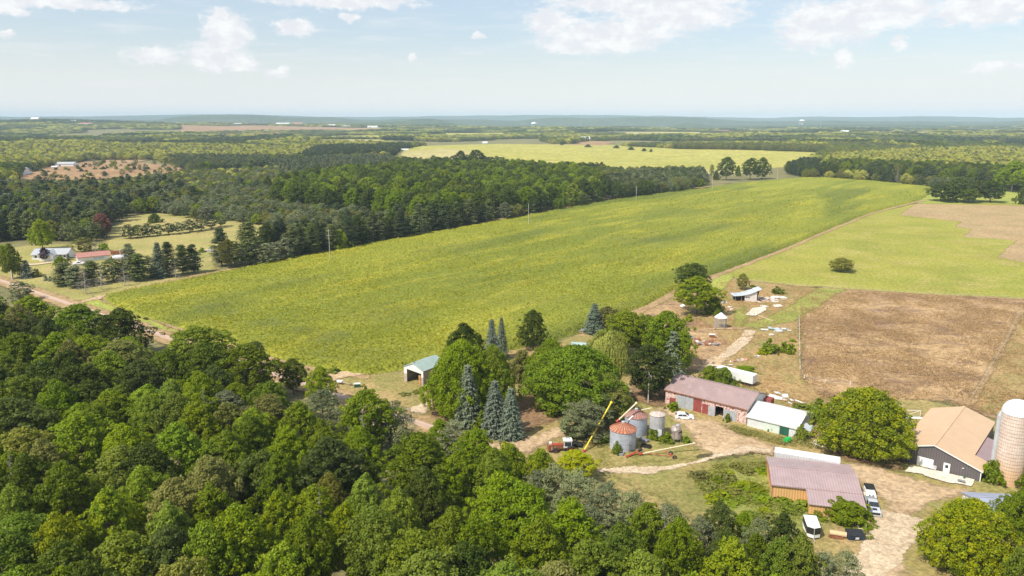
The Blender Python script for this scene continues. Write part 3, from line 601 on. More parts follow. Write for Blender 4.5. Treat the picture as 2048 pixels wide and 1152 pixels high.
# ------------------------------------------------------------------ corn field: canopy sheet with its standing edge, and loose leaves
SPOTS = [(425,611,5,5,.9),(462,625,4,4,.8),(542,642,6,5,.9),(607,657,5,5,.9),(658,672,7,7,1),(770,626,14,16,.6),(300,580,5,5,.7),(900,496,18,24,.55),(1310,478,30,22,.6),(1290,520,24,12,.4),(735,705,16,8,.6),(1480,455,30,30,.4),(1080,600,26,10,.35),(560,560,22,8,.4),(985,560,30,9,.3),(1420,425,50,30,.35)]
def corn():
    P0 = poly(CORN); P0 = P0 
    m, k = newmat('corn_canopy')
    st_ = k.vm('MULTIPLY', k.pos, (1, 1, 0))
    # rows run along the long side of the field
    a = math.atan2(*( (G(1420, 377) - G(430, 551))[:2] )); rowd = (math.cos(a), -math.sin(a), 0)
    al = k.vm('DOT_PRODUCT', k.pos, (math.sin(a), math.cos(a), 0)); ac = k.vm('DOT_PRODUCT', k.pos, rowd)
    cb = k.new('ShaderNodeCombineXYZ'); k.lk(k.math('MULTIPLY', al, .20), cb.inputs[0]); k.lk(ac, cb.inputs[1]); ra = cb.outputs[0]
    n1 = k.noise(ra, .016, 5, .6, .3); n2 = k.noise(ra, .07, 5, .65, .3); n3 = k.noise(k.pos, 1.1, 4, .7); n0 = k.noise(k.vm('ADD', ra, (33, 7, 0)), .022, 3, .5)
    col = k.mix(k.ss(n1, .36, .62), (.205, .240, .024, 1), (.300, .315, .030, 1))
    col = k.mix(k.ss(n2, .46, .66, 0, .75), col, (.420, .385, .038, 1))
    col = k.mix(k.ss(n0, .54, .66, 0, .8), col, (.140, .180, .026, 1))
    sp_ = k.new('ShaderNodeAttribute', attribute_name='thin').outputs['Fac']; col = k.mix(sp_, col, (.150, .170, .028, 1))
    col = k.mix(k.ss(n3, .3, .72), k.mix(1.0, col, (.50, .55, .55, 1), 'MULTIPLY'), k.mix(1.0, col, (1.35, 1.3, 1.3, 1), 'MULTIPLY'))
    k.set(k.p.inputs['Base Color'], col); k.p.inputs['Roughness'].default_value = .7; k.p.inputs['Specular IOR Level'].default_value = .2
    bump(k, k.noise(k.pos, 1.3, 4, .75), .9, .7)
    lo = P0.min(0); hi = P0.max(0); cell = 1.6
    xs = np.arange(lo[0], hi[0] + cell, cell); ys = np.arange(lo[1], hi[1] + cell, cell); X, Y = np.meshgrid(xs, ys)
    P = np.stack([X.ravel(), Y.ravel()], 1); sdv = sdist(P, P0) + (fbm(P[:, 0], P[:, 1], 6, 2, 3) - .5) * 1.2
    r = np.random.default_rng(3); hgt_ = 1.75 + .35 * (fbm(P[:, 0], P[:, 1], 30, 3, 8) - .5) * 2 + r.uniform(-.28, .28, len(P)) + .9 * (fbm(P[:, 0], P[:, 1], 70, 2, 18) - .5)
    z = np.where(sdv > .8, hgt_, np.where(sdv > -.6, hgt_ * np.clip((sdv + .6) / 1.4, 0, 1), -.1))
    Fc = grid_faces(len(xs), len(ys)); keep = sdv[Fc].max(1) > -.6; Fc = Fc[keep]; used = np.unique(Fc); rm = -np.ones(len(P), np.int64); rm[used] = np.arange(len(used))
    me = mesh_np('cornfield', np.stack([P[used, 0], P[used, 1], z[used]], 1), rm[Fc], True)
    def thin(Q):
        v = np.zeros(len(Q))
        for (u_, v_, a_, b_, s_) in SPOTS:
            c_ = G(u_, v_, 1.8)[:2]; v = np.maximum(v, .75 * s_ * np.clip(1.3 - np.hypot((Q[:, 0] - c_[0]) / a_, (Q[:, 1] - c_[1]) / b_) + 1.2 * (fbm(Q[:, 0], Q[:, 1], 5, 3, 44) - .5), 0, 1))
        return v
    fattr(me, 'thin', thin(P[used])); o = link('corn_field', me, m); tag(o, 'field of green and yellowing corn filling the centre of the photo', 'corn field', kind='stuff')
    # leaves standing above it, many near, fewer far
    n = 330000; d = r.random(n); u = r.uniform(-.56, .56, n)
    yy = 1 / (1 / 165 - d * (1 / 165 - 1 / 700)); P = np.stack([u * yy * 1.3, yy], 1)
    # extra along the near edges
    sdl = sdist(P, P0); keep = sdl > -.3; P = P[keep]; sdl = sdl[keep]; n = len(P)
    hz_ = r.uniform(.55, 1.0, n) * np.where(sdl < 1.2, 1.9, 2.15) + .5 * (fbm(P[:, 0], P[:, 1], 70, 2, 18) - .5); low = (sdl < 1.6) & (r.random(n) < .7); hz_ = np.where(low, r.uniform(.3, 2.0, n), hz_)
    dirs = r.normal(size=(n, 3)); dirs[:, 2] = r.uniform(.25, 1.4, n); nm = r.normal(size=(n, 3)) * .6; nm[:, 2] += .75
    lvv = np.clip(.45 + 1.6 * (fbm(P[:, 0] * .7 , P[:, 1], 34, 3, 71) - .5) + r.normal(0, .14, n), 0, 1)
    lvv = lvv * (1 - .8 * thin(P)); hz_ = hz_ * (1 - .3 * thin(P))
    sc = .17 + .00085 * P[:, 1]
    me2 = leafmesh('corn_leaves', np.column_stack([P, hz_]), nm, sc * r.uniform(.7, 1.3, n), .34, lvv, r, dirs)
    o2 = link('corn_leaves', me2, FOL['corn']); tag(o2, 'green and yellowing corn leaves standing above the cornfield canopy', 'corn leaves', kind='stuff')
def tufts(name, label, pts, n, h, fol, seed, size=.16, cat='grass', clump=None):
    r = np.random.default_rng(seed); Pp = poly(pts); lo = Pp.min(0); hi = Pp.max(0); P = r.uniform(lo, hi, (n * 3, 2)); P = P[inside(P, Pp)]
    f = fbm(P[:, 0], P[:, 1], clump or 5, 3, seed); P = P[f > r.uniform(.25, .75, len(P))][:n]; n = len(P)
    m = 4; C_ = np.repeat(np.column_stack([P, np.zeros(n)]), m, 0) + r.normal(0, .22, (n * m, 3)); ff = fbm(C_[:, 0], C_[:, 1], clump or 5, 3, seed)
    C_[:, 2] = np.abs(r.uniform(.1, 1, n * m)) * h * (.4 + 1.2 * ff)
    nm = r.normal(size=(n * m, 3)) * .6; nm[:, 2] += .7; al = r.normal(size=(n * m, 3)) * .7; al[:, 2] += .8
    lv = np.clip(np.repeat(fbm(P[:, 0], P[:, 1], 9, 3, seed + 5), m) * 1.6 - .3 + r.normal(0, .15, n * m), 0, 1)
    me = leafmesh(name, C_, nm, size * r.uniform(.6, 1.3, n * m), .5, lv, r, al); o = link(name, me, FOL[fol]); tag(o, label, cat, kind='stuff')
corn()
tufts('tall_grass', 'tall dry brown grass covering the fenced meadow', [(1600,580),(1900,593),(2048,600),(2250,640),(2200,900),(1990,835),(1850,800),(1640,798),(1600,757)], 42000, .55, 'drygrass', 1, .17, clump=7)
tufts('weeds', 'overgrown green weeds on the bank left of the orange barn', [(1395,942),(1450,925),(1536,928),(1540,1000),(1610,1020),(1590,1055),(1500,1055),(1420,1010),(1390,970)], 2600, .5, 'weed', 2, .17, 'weeds', 4)
tufts('rough_weeds', 'rough weedy grass round the junk and the red barn', [(1350,650),(1440,560),(1650,580),(1600,650),(1600,760),(1660,800),(1640,870),(1590,850),(1480,770),(1380,750)], 9000, .5, 'drygrass', 3, .17, 'weeds', 5)
tufts('yard_weeds', 'weeds in front of the white-roofed shed', [(1440,850),(1500,862),(1600,885),(1640,880),(1640,900),(1560,892),(1470,868)], 2500, .7, 'weed', 4, .15, 'weeds', 3)
tufts('ditch_grass', 'dry grass between the corn and the road verge', [(205,600),(370,664),(520,714),(655,748),(640,756),(500,722),(360,672),(200,606)], 6000, .5, 'drygrass', 6, .2, clump=6)
tufts('lawn_grass', 'short grass around the grain bins', [(1190,860),(1400,880),(1400,905),(1340,930),(1190,935),(1150,900)], 3000, .22, 'weed', 8, .12, clump=3)
# ------------------------------------------------------------------ buildings and things: mesh builder
SPLIT = {'gable_end','window','post','leg','slat','vent','side_wall','rail','hay_bale','frame_post'}
class MB:
    def __init__(s): s.v = []; s.f = []; s.pc = []
    def add(s, V, Fs):
        o = len(s.v); f0 = len(s.f); s.v += [tuple(map(float, q)) for q in V]; s.f += [tuple(o + i for i in f) for f in Fs]; s.pc.append((o, len(s.v), f0, len(s.f))); return s
    def box(s, x0, x1, y0, y1, z0, z1, M=None):
        V = [(x0,y0,z0),(x1,y0,z0),(x1,y1,z0),(x0,y1,z0),(x0,y0,z1),(x1,y0,z1),(x1,y1,z1),(x0,y1,z1)]
        if M is not None: V = [M @ Vector(q) for q in V]
        return s.add(V, [(0,3,2,1),(4,5,6,7),(0,1,5,4),(1,2,6,5),(2,3,7,6),(3,0,4,7)])
    def prism(s, base, vec):
        """extrude polygon base (3d points) by vec"""
        n = len(base); V = list(base) + [tuple(np.array(q) + np.array(vec)) for q in base]
        return s.add(V, [tuple(range(n))[::-1], tuple(range(n, 2 * n))] + [(i, (i + 1) % n, n + (i + 1) % n, n + i) for i in range(n)])
    def tube(s, p0, p1, r0, r1=None, n=10, cap=True):
        r1 = r0 if r1 is None else r1; p0 = np.array(p0, float); p1 = np.array(p1, float); d = p1 - p0; d /= np.linalg.norm(d)
        e = np.array([0, 0, 1.]) if abs(d[2]) < .9 else np.array([1., 0, 0]); x = np.cross(d, e); x /= np.linalg.norm(x); y = np.cross(d, x)
        a = np.linspace(0, 2 * np.pi, n, endpoint=False); ring = np.cos(a)[:, None] * x + np.sin(a)[:, None] * y
        V = np.concatenate([p0 + ring * r0, p1 + ring * r1]); Fs = [(i, (i + 1) % n, n + (i + 1) % n, n + i) for i in range(n)]
        if cap: Fs += [tuple(range(n))[::-1], tuple(range(n, 2 * n))]
        return s.add(V, Fs)
    def path(s, pts, r, n=6):
        for a, b in zip(pts[:-1], pts[1:]): s.tube(a, b, r, r, n)
        return s
    def lathe(s, prof, n=32, c=(0, 0), lo=0.0, hi=2 * math.pi):
        full = abs(hi - lo - 2 * math.pi) < 1e-6; m = n if full else n + 1; a = lo + (hi - lo) * np.arange(m) / n; V = []
        for r, z in prof: V += [(c[0] + r * math.cos(t), c[1] + r * math.sin(t), z) for t in a]
        Fs = []
        for k in range(len(prof) - 1):
            for i in range(n):
                j = (i + 1) % m; Fs.append((k * m + i, k * m + j, (k + 1) * m + j, (k + 1) * m + i))
        return s.add(V, Fs)
    def ring(s, c, R, r, axis='y', n=20, k=8):
        """torus-like ring for tyres"""
        V = []; Fs = []
        for i in range(n):
            t = 2 * math.pi * i / n
            for j in range(k):
                q = 2 * math.pi * j / k; rr = R + r * math.cos(q); w_ = r * 1.1 * math.sin(q)
                p = (rr * math.cos(t), w_, rr * math.sin(t)) if axis == 'y' else (w_, rr * math.cos(t), rr * math.sin(t))
                V.append((c[0] + p[0], c[1] + p[1], c[2] + p[2]))
        for i in range(n):
            for j in range(k):
                a, b = i * k + j, i * k + (j + 1) % k; c_, d = ((i + 1) % n) * k + (j + 1) % k, ((i + 1) % n) * k + j; Fs.append((a, b, c_, d))
        return s.add(V, Fs)
    def build(s, name, mat, parent=None, bevel=0, smooth=False):
        if name in SPLIT and len(s.pc) > 1:
            out = []
            for (v0, v1, f0, f1) in s.pc:
                q = MB(); q.v = s.v[v0:v1]; q.f = [tuple(i - v0 for i in f) for f in s.f[f0:f1]]; q.pc = []; out.append(q.build(name, mat, parent, bevel, smooth))
            return out[0]
        me = bpy.data.meshes.new(name); me.from_pydata(s.v, [], s.f); me.update()
        bm = __import__('bmesh').new(); bm.from_mesh(me); __import__('bmesh').ops.recalc_face_normals(bm, faces=bm.faces); bm.to_mesh(me); bm.free()
        if smooth:
            me.polygons.foreach_set('use_smooth', np.ones(len(me.polygons), bool)); me.update()
            if hasattr(me, 'set_sharp_from_angle'): me.set_sharp_from_angle(angle=math.radians(35))
        o = link(name, me, mat, parent)
        if bevel: b = o.modifiers.new('bevel', 'BEVEL'); b.width = bevel; b.segments = 2; b.limit_method = 'ANGLE'
        return o
plain('roof_mauve', (.385,.285,.285), .55, .10, .35, c2=(.44,.34,.33), thr=(.5,.75), ribs=.45, ribax=0, ribamt=.05)
plain('roof_mauve_y', (.345,.245,.250), .55, .08, .35, ribs=.45, ribax=1, ribamt=.10)
plain('roof_barn', (.330,.235,.225), .6, .08, .25, c2=(.43,.31,.29), thr=(.5,.75), ribs=.6, ribax=0, ribamt=.05)
plain('roof_white', (.66,.67,.64), .45, .06, .4, c2=(.52,.52,.47), thr=(.6,.75), ribs=.6, ribax=0, ribamt=.05)
plain('roof_tan', (.620,.430,.265), .55, .05, .3, c2=(.66,.47,.31), thr=(.5,.75), ribs=.45, ribax=1, ribamt=.06)
plain('roof_green', (.34,.44,.40), .5, .08, .5, ribs=.4, ribax=1, ribamt=.06)
plain('roof_lightgreen', (.42,.55,.55), .5, .08, .5, ribs=.4, ribax=0, ribamt=.06)
plain('roof_bluegrey', (.33,.36,.46), .5, .06, .5, ribs=.5, ribax=1, ribamt=.10)
plain('roof_shingle', (.40,.42,.44), .8, .10, 2.0)
plain('roof_redbrown', (.42,.20,.16), .8, .12, 1.0)
plain('roof_tin', (.55,.60,.66), .4, .12, .8, c2=(.40,.36,.33), thr=(.6,.72), ribs=.35, ribax=0, ribamt=.08)
plain('wall_orange', (.72,.42,.17), .6, .06, .5, ribs=.45, ribax=0, ribamt=.09)
plain('wall_orange_y', (.72,.42,.17), .6, .06, .5, ribs=.45, ribax=1, ribamt=.09)
plain('wall_redflake', (.66,.50,.45), .8, .15, .9, c2=(.27,.055,.045), thr=(.52,.57), bscale=6)
plain('wall_red', (.27,.060,.050), .8, .25, 1.2, c2=(.45,.25,.20), thr=(.64,.70))
plain('wall_dirtywhite', (.70,.66,.62), .8, .08, .8, c2=(.45,.28,.24), thr=(.62,.72))
plain('wall_board', (.52,.44,.40), .85, .2, 1.2, c2=(.30,.22,.19), thr=(.55,.65), ribs=.25, ribax=2, ribamt=.15)
plain('wall_white', (.80,.79,.77), .6, .04, .6)
plain('wall_dirtyshed', (.68,.70,.70), .6, .08, .7, c2=(.48,.50,.46), thr=(.58,.72), ribs=.3, ribax=0, ribamt=.08)
plain('wall_palegreen', (.60,.68,.60), .7, .08, 1.0, c2=(.35,.42,.33), thr=(.62,.7))
plain('door_darkgreen', (.020,.115,.075), .5, .15, 1.0, ribs=.3, ribax=0, ribamt=.1)
plain('wall_charcoal', (.125,.110,.115), .6, .06, .6, ribs=.45, ribax=0, ribamt=.14)
plain('wall_charcoal_y', (.125,.110,.115), .6, .06, .6, ribs=.45, ribax=1, ribamt=.14)
plain('door_metal', (.42,.44,.47), .5, .12, 1.2, c2=(.28,.27,.28), thr=(.6,.7), ribs=.3, ribax=0, ribamt=.10)
plain('white_paint', (.80,.80,.80), .4, .03, .8)
plain('white_trailer', (.74,.75,.75), .5, .05, .5, c2=(.58,.57,.54), thr=(.66,.8))
plain('trailer_side', (.60,.60,.62), .5, .08, .6, c2=(.46,.46,.46), thr=(.58,.75), ribs=.5, ribax=0, ribamt=.04)
plain('glass', (.03,.04,.05), .12, .1, 1.0)
plain('black', (.02,.02,.022), .5, .2, 1.5)
plain('interior_shade', (.03,.025,.02), .9, .3, 1.0)  # near-black colour that carries the shade inside openings
plain('tyre', (.028,.027,.027), .8, .2, 3.0)
plain('car_white', (.82,.83,.84), .22, .02, .6)
plain('car_silver', (.50,.53,.58), .25, .04, .6)
plain('grey_paint', (.26,.27,.29), .4, .06, .6)
plain('navy', (.020,.050,.110), .45, .15, 1.2)
plain('rust', (.30,.115,.055), .85, .3, 1.5, c2=(.14,.06,.035), thr=(.5,.6))
plain('rust_light', (.46,.27,.16), .85, .2, 1.2, c2=(.26,.10,.05), thr=(.52,.62))
plain('red_paint', (.42,.050,.030), .6, .2, 1.5, c2=(.25,.07,.04), thr=(.55,.65))
plain('yellow_paint', (.80,.62,.05), .5, .08, 1.0, c2=(.60,.42,.06), thr=(.6,.7))
plain('cream', (.68,.58,.38), .6, .1, 1.0, c2=(.50,.40,.25), thr=(.6,.7))
plain('tan_tank', (.66,.46,.26), .6, .1, 1.2, c2=(.40,.24,.13), thr=(.6,.7))
plain('green_plastic', (.020,.42,.085), .4, .06, 1.0)
plain('wood_pole', (.56,.52,.47), .9, .15, 2.0)
plain('wood_grey', (.40,.34,.29), .9, .25, 1.2)
plain('hay', (.46,.24,.09), .95, .25, 2.5, bscale=9, bst=.6)
plain('straw', (.62,.42,.26), .95, .15, 1.5)
plain('concrete', (.60,.56,.50), .9, .1, 1.0, c2=(.42,.37,.31), thr=(.56,.7))
plain('rubble', (.55,.42,.36), .9, .3, 2.0, bscale=4, bst=.6)
plain('cable', (.22,.22,.22), .5, .1, 1.0)
plain('wire', (.50,.50,.50), .5, .1, 1.0)
plain('mesh_grey', (.45,.47,.50), .5, .1, 1.0)
plain('boat_wrap', (.62,.60,.70), .4, .05, 1.0)
plain('brick_red', (.40,.13,.09), .9, .15, 1.0)
plain('tarp_blue', (.45,.55,.62), .5, .1, 1.0)
# galvanised steel bin wall: pale blue-grey sheets, faint rings and streaks
def galv(name, c, rustc=None, thr=(.6, .7), ring=.8):
    m, k = newmat(name); s_ = k.new('ShaderNodeSeparateXYZ'); k.lk(k.obj, s_.inputs[0]); z = s_.outputs[2]
    n = k.noise(k.obj, .9, 5, .6); col = k.mix(k.ss(n, .3, .7), c4([x * .86 for x in c]), c4([x * 1.1 for x in c]))
    sheet = k.noise(k.vm('MULTIPLY', k.obj, (.7, .7, 1.25)), .55, 1, .2); col = k.mix(k.ss(sheet, .45, .55, 0, .35), col, c4([x * .8 for x in c]))
    rg = k.math('FRACT', k.math('MULTIPLY', z, 1 / ring)); col = k.mix(k.ss(rg, .90, .97, 0, .4), col, c4([x * .62 for x in c]))
    if rustc:
        st = k.noise(k.vm('MULTIPLY', k.obj, (1, 1, .18)), 2.2, 5, .7); col = k.mix(k.ss(st, thr[0], thr[1]), col, c4(rustc))
    k.set(k.p.inputs['Base Color'], col); k.p.inputs['Roughness'].default_value = .45; k.p.inputs['Metallic'].default_value = .15
    bump(k, k.math('SINE', k.math('MULTIPLY', z, 2 * math.pi / .12)), .25, .02); return m
galv('bin_steel', (.53,.57,.66)); galv('bin_rusty', (.52,.52,.54), (.34,.20,.14), (.55, .68)); galv('tank_rusty', (.42,.38,.36), (.30,.17,.12), (.48, .6), .6)
# rusty bin roof: radial panels, pale streaks along the ribs
def radialroof(name, c, c2, pale, n):
    m, k = newmat(name); s_ = k.new('ShaderNodeSeparateXYZ'); k.lk(k.obj, s_.inputs[0]); a = k.math('ARCTAN2', s_.outputs[0], s_.outputs[1])
    col = k.mix(k.ss(k.noise(k.obj, 1.3, 5, .7), .35, .65), c4(c), c4(c2))
    q = k.math('ABSOLUTE', k.math('SUBTRACT', k.math('FRACT', k.math('MULTIPLY', a, n / 6.28318)), .5))
    r_ = k.noise(k.vm('MULTIPLY', k.obj, (1, 1, 1)), .8, 3, .5); col = k.mix(k.math('MULTIPLY', k.ss(q, .36, .48), k.ss(r_, .35, .6)), col, c4(pale))
    k.set(k.p.inputs['Base Color'], col); k.p.inputs['Roughness'].default_value = .8; bump(k, q, .4, .05); return m
radialroof('bin_roof', (.42,.150,.080), (.30,.110,.070), (.74,.52,.32), 22); radialroof('bin_roof2', (.34,.160,.120), (.25,.125,.10), (.56,.42,.38), 22)
radialroof('bin_roof3', (.60,.52,.48), (.42,.30,.24), (.74,.70,.66), 14); radialroof('crib_roof', (.76,.77,.80), (.70,.71,.75), (.8,.8,.82), 16)
# silo staves: blocks, steel hoops, rust at the foot
m_, k = newmat('silo_wall'); s_ = k.new('ShaderNodeSeparateXYZ'); k.lk(k.obj, s_.inputs[0]); z_ = s_.outputs[2]; a_ = k.math('ARCTAN2', s_.outputs[0], s_.outputs[1])
col_ = k.mix(k.ss(k.noise(k.obj, .8, 6, .7), .3, .7), (.60,.46,.38,1), (.74,.62,.54,1)); low_ = k.ss(k.math('ADD', z_, k.math('MULTIPLY', k.noise(k.obj, .5, 4, .6), 4)), 3.5, 8.5, .8, 0)
col_ = k.mix(low_, col_, (.66,.40,.20,1)); hp_ = k.math('FRACT', k.math('MULTIPLY', z_, 1.55)); vp_ = k.math('FRACT', k.math('MULTIPLY', a_, 40 / 6.28318)); dn_ = k.ss(k.noise(k.obj, 1.5, 4, .6), .35, .6, .25, .8)
col_ = k.mix(k.math('MULTIPLY', k.ss(hp_, .80, .90), dn_), col_, (.16,.11,.09,1)); col_ = k.mix(k.math('MULTIPLY', k.ss(vp_, .80, .92), .45), col_, (.25,.18,.14,1))
k.set(k.p.inputs['Base Color'], col_); k.p.inputs['Roughness'].default_value = .9; bump(k, hp_, .3, .05)
def rot2(p, a): return (p[0] * math.cos(a) - p[1] * math.sin(a), p[0] * math.sin(a) + p[1] * math.cos(a))
def slab(mb, a, b, c, d, t=.10):
    """roof plane through four eave/ridge points, thickness t downward"""
    mb.prism([a, b, c, d], (0, 0, -t))
def gable(t, L, W, he, hr, roofm, wallm, walle=None, ov=.3, openings=(), ridge=.5, hb=None, doors=True):
    """walls with real openings in the front (x0, x1, top), gable ends, slabs for the roof; returns wall, roof"""
    hb = he if hb is None else hb; th = .15; w = MB(); xs = 0
    for (x0, x1, zt) in sorted(openings): w.box(xs, x0, 0, th, 0, he); w.box(x0, x1, 0, th, zt, he); xs = x1
    w.box(xs, L, 0, th, 0, he); wall = w.build('wall', wallm, t); MB().box(0, L, W - th, W, 0, hb).build('wall', wallm, t)
    e = MB(); y0 = th + .003; y1 = W - th - .003
    for x in (0, L - th): e.prism([(x, y0, 0), (x, y1, 0), (x, y1, hb - .02), (x, W * ridge, hr - .04), (x, y0, he - .02)], (th, 0, 0))
    e.build('gable_end', walle or wallm, t)
    r = MB(); s1 = (hr - he) / (W * ridge); s2 = (hr - hb) / (W * (1 - ridge))
    slab(r, (-ov, -ov, he - ov * s1 + .14), (L + ov, -ov, he - ov * s1 + .14), (L + ov, W * ridge, hr + .14), (-ov, W * ridge, hr + .14))
    slab(r, (-ov, W * ridge, hr + .14), (L + ov, W * ridge, hr + .14), (L + ov, W + ov, hb - ov * s2 + .14), (-ov, W + ov, hb - ov * s2 + .14))
    roof = r.build('roof', roofm, t)
    MB().box(-ov, L + ov, -ov - .05, -ov + .0, he - ov * s1 - .08, he - ov * s1 + .13).build('eave_board', 'rust' if roofm == 'roof_barn' else roofm, roof)
    MB().box(-ov, L + ov, W * ridge - .15, W * ridge + .15, hr + .13, hr + .19).build('ridge_cap', roofm, roof)
    return wall, roof
def panel(t, x0, x1, z0, z1, mat, name='door', y=-.06, d=.05): return MB().box(x0, x1, y, y + d, z0, z1).build(name, mat, t)
# 1 red barn
t = thing('barn', 'long red barn with flaking white paint and mauve metal roof', 'barn', (35.76, 164.92, 0), -.68)
gable(t, 19.47, 11.77, 3.68, 5.73, 'roof_barn', 'wall_redflake', 'wall_dirtywhite', openings=[(12.3, 14.2, 2.7)])
for a, b, z, m in [(2.9, 5.0, 3.1, 'door_metal'), (5.05, 7.0, 3.1, 'door_metal'), (10.7, 12.25, 2.4, 'door_metal'), (14.3, 17.2, 2.5, 'door_metal')]: panel(t, a, b, .1, z, m, 'sliding_door', -.12)
for a, b, z0, z in [(7.1, 9.0, 0, 3.2), (9.2, 10.6, 0, 2.5), (1.1, 2.6, .2, 2.0)]: panel(t, a, b, z0, z, 'wall_red', 'red_board_panel')
MB().box(12.2, 14.3, .2, 4, .02, .05).box(12.8, 13.9, 1.5, 3.2, .05, 1.2).build('barn_interior_shade', 'interior_shade', t)  # near-black floor and block stand in for shade behind the open door
ext = MB().box(19.5, 21.2, 9.6, 11.6, 0, 3.3).build('rear_lean_to', 'wall_red', t); MB().box(21.2, 21.26, 9.9, 11, .1, 2.4).build('doorway', 'interior_shade', ext)  # the dark plate paints the shade of an open doorway
# 2 white-roofed shed
t = thing('shed', 'low white-roofed shed joined to the right end of the red barn', 'shed', (50.89, 151.87, 0), -.67)
gable(t, 10.57, 10.54, 2.37, 4.15, 'roof_white', 'wall_dirtyshed', 'wall_dirtyshed', ov=.25)
panel(t, 3.6, 6.9, .1, 2.2, 'wall_palegreen', 'pale_green_panel'); panel(t, 7.0, 8.9, .05, 2.15, 'door_darkgreen', 'green_door', -.1)
l = MB(); l.box(10.75, 12.6, 1.2, 3.9, 0, 1.9); ln = l.build('side_lean_to', 'wall_dirtyshed', t); r = MB(); slab(r, (10.7, .9, 2.5), (12.9, .9, 2.05), (12.9, 4.2, 2.05), (10.7, 4.2, 2.5)); r.build('lean_to_roof', 'roof_tin', ln)
# 3 orange barn with front wing
t = thing('barn', 'orange metal barn with mauve ribbed roof and a front wing', 'barn', (45.41, 119.91, 0), -.24)
gable(t, 14.21, 10.88, 2.92, 3.75, 'roof_mauve', 'wall_orange', 'wall_orange_y', ov=.25)
MB().box(5.6, 14.15, -3.9, -.02, 0, 2.0).build('wing_wall', 'wall_orange', t)
r = MB(); slab(r, (5.4, -.03, 2.95), (14.5, -.03, 2.95), (14.5, -4.2, 2.1), (5.4, -4.2, 2.1), .1); r.build('wing_roof', 'roof_mauve', t)
MB().box(-.28, -.2, -.3, 10.9, 2.6, 2.8).box(-.06, 0, -.06, .06, 0, 2.9).build('roof_trim', 'brick_red', t)
# 4 grey barn: gable faces the yard
t = thing('barn', 'charcoal grey barn with tan roof, white garage door and patio', 'barn', (75.25, 135.34, 0), -.72)
Wd, L, hl, hr, rx, hrt = 13.91, 25.55, 3.02, 4.96, 5.93, 2.26
wf = MB(); wf.prism([(0, 0, 0), (Wd, 0, 0), (Wd, 0, hrt - .02), (rx, 0, hr - .04), (0, 0, hl - .02)], (0, .15, 0)); wf.build('front_gable_wall', 'wall_charcoal', t)
sw = MB().box(0, .15, .153, L, 0, hl - .02).box(.15, Wd - 2.6, L - .15, L, 0, 2.8); sw.build('side_wall', 'wall_charcoal_y', t)
xk = Wd - 2.35; hk = hrt + (hr - hrt) * (Wd - xk) / (Wd - rx); MB().box(xk, xk + .15, 5.2, L, 0, hk - .05).box(Wd - .15, Wd, .153, 5.0, 0, hrt - .05).build('side_wall', 'wall_charcoal_y', t)
s1 = (hr - hl) / rx; s2 = (hr - hrt) / (Wd - rx); ov = .3; r = MB()
slab(r, (-ov, -ov, hl - ov * s1 + .14), (rx, -ov, hr + .14), (rx, L + ov, hr + .14), (-ov, L + ov, hl - ov * s1 + .14), .12)
slab(r, (rx, -ov, hr + .14), (Wd + ov, -ov, hrt - ov * s2 + .14), (Wd + ov, 5.0, hrt - ov * s2 + .14), (rx, 5.0, hr + .14), .12)
slab(r, (rx, 5.0, hr + .14), (xk + ov, 5.0, hk - ov * s2 + .14), (xk + ov, L + ov, hk - ov * s2 + .14), (rx, L + ov, hr + .14), .12); roof = r.build('roof', 'roof_tan', t)
MB().box(rx - .2, rx + .2, -ov, L + ov, hr + .145, hr + .2).build('ridge_cap', 'roof_tan', roof)
r = MB(); slab(r, (xk + .32, 5.0, hk - .35), (Wd + 4.2, 5.0, hrt - 1.0), (Wd + 4.2, 17, hrt - 1.0), (xk + .32, 17, hk - .35), .1); r.build('lean_to_roof', 'roof_mauve_y', t)
tr = MB(); tr.prism([(-ov, -ov - .03, hl - ov * s1 - .05), (rx, -ov - .03, hr - .03), (rx, -ov - .03, hr + .15), (-ov, -ov - .03, hl - ov * s1 + .15)], (0, .06, 0)); tr.prism([(rx, -ov - .03, hr - .03), (Wd + ov, -ov - .03, hrt - ov * s2 - .05), (Wd + ov, -ov - .03, hrt - ov * s2 + .15), (rx, -ov - .03, hr + .15)], (0, .06, 0)); tr.box(Wd - .12, Wd + .03, -.05, .02, 0, hrt); tr.build('white_trim', 'white_paint', t)
panel(t, 3.3, 6.1, .05, 2.05, 'white_paint', 'garage_door', -.06); d = panel(t, 7.8, 8.9, .05, 2.1, 'white_paint', 'entrance_door', -.06); MB().box(8.1, 8.6, -.09, -.06, 1.15, 1.75).build('door_window', 'glass', d)
MB().lathe([(0, .0), (.14, .02), (.14, .12), (0, .14)], 10, (11.0, -.15)).build('wall_lamp', 'white_paint', t).location = (0, 0, 1.9)
# 5 silo
t = thing('silo', 'tall concrete stave silo with white dome at the right edge', 'silo', (90.8, 126.4, 0), 0)
si = t; MB().lathe([(2.42, 0), (2.42, 13.7)], 48).build('silo_wall', 'silo_wall', t, smooth=True)
dm = [(2.5 * math.cos(q), 13.7 + 2.3 * math.sin(q)) for q in np.linspace(0, math.pi / 2, 10)]; o = MB().lathe([(2.5, 13.5)] + dm, 32).build('dome', 'white_trailer', t, smooth=True)
c_ = MB(); c_.tube((-2.4, 1.05, 0), (-2.4, 1.05, 12.6), .42, .42, 10); c_.tube((-2.4, 1.05, 12.6), (-2.3, 1.0, 13.6), .42, .1, 10); c_.build('chute', 'mesh_grey', t, smooth=True)
c_ = MB(); c_.tube((1.76, -2.0, 0), (1.76, -2.0, 13.8), .13, .13, 8); c_.box(1.3, 2.2, -2.45, -1.55, 13.4, 14.0); c_.build('filler_pipe', 'wire', t)
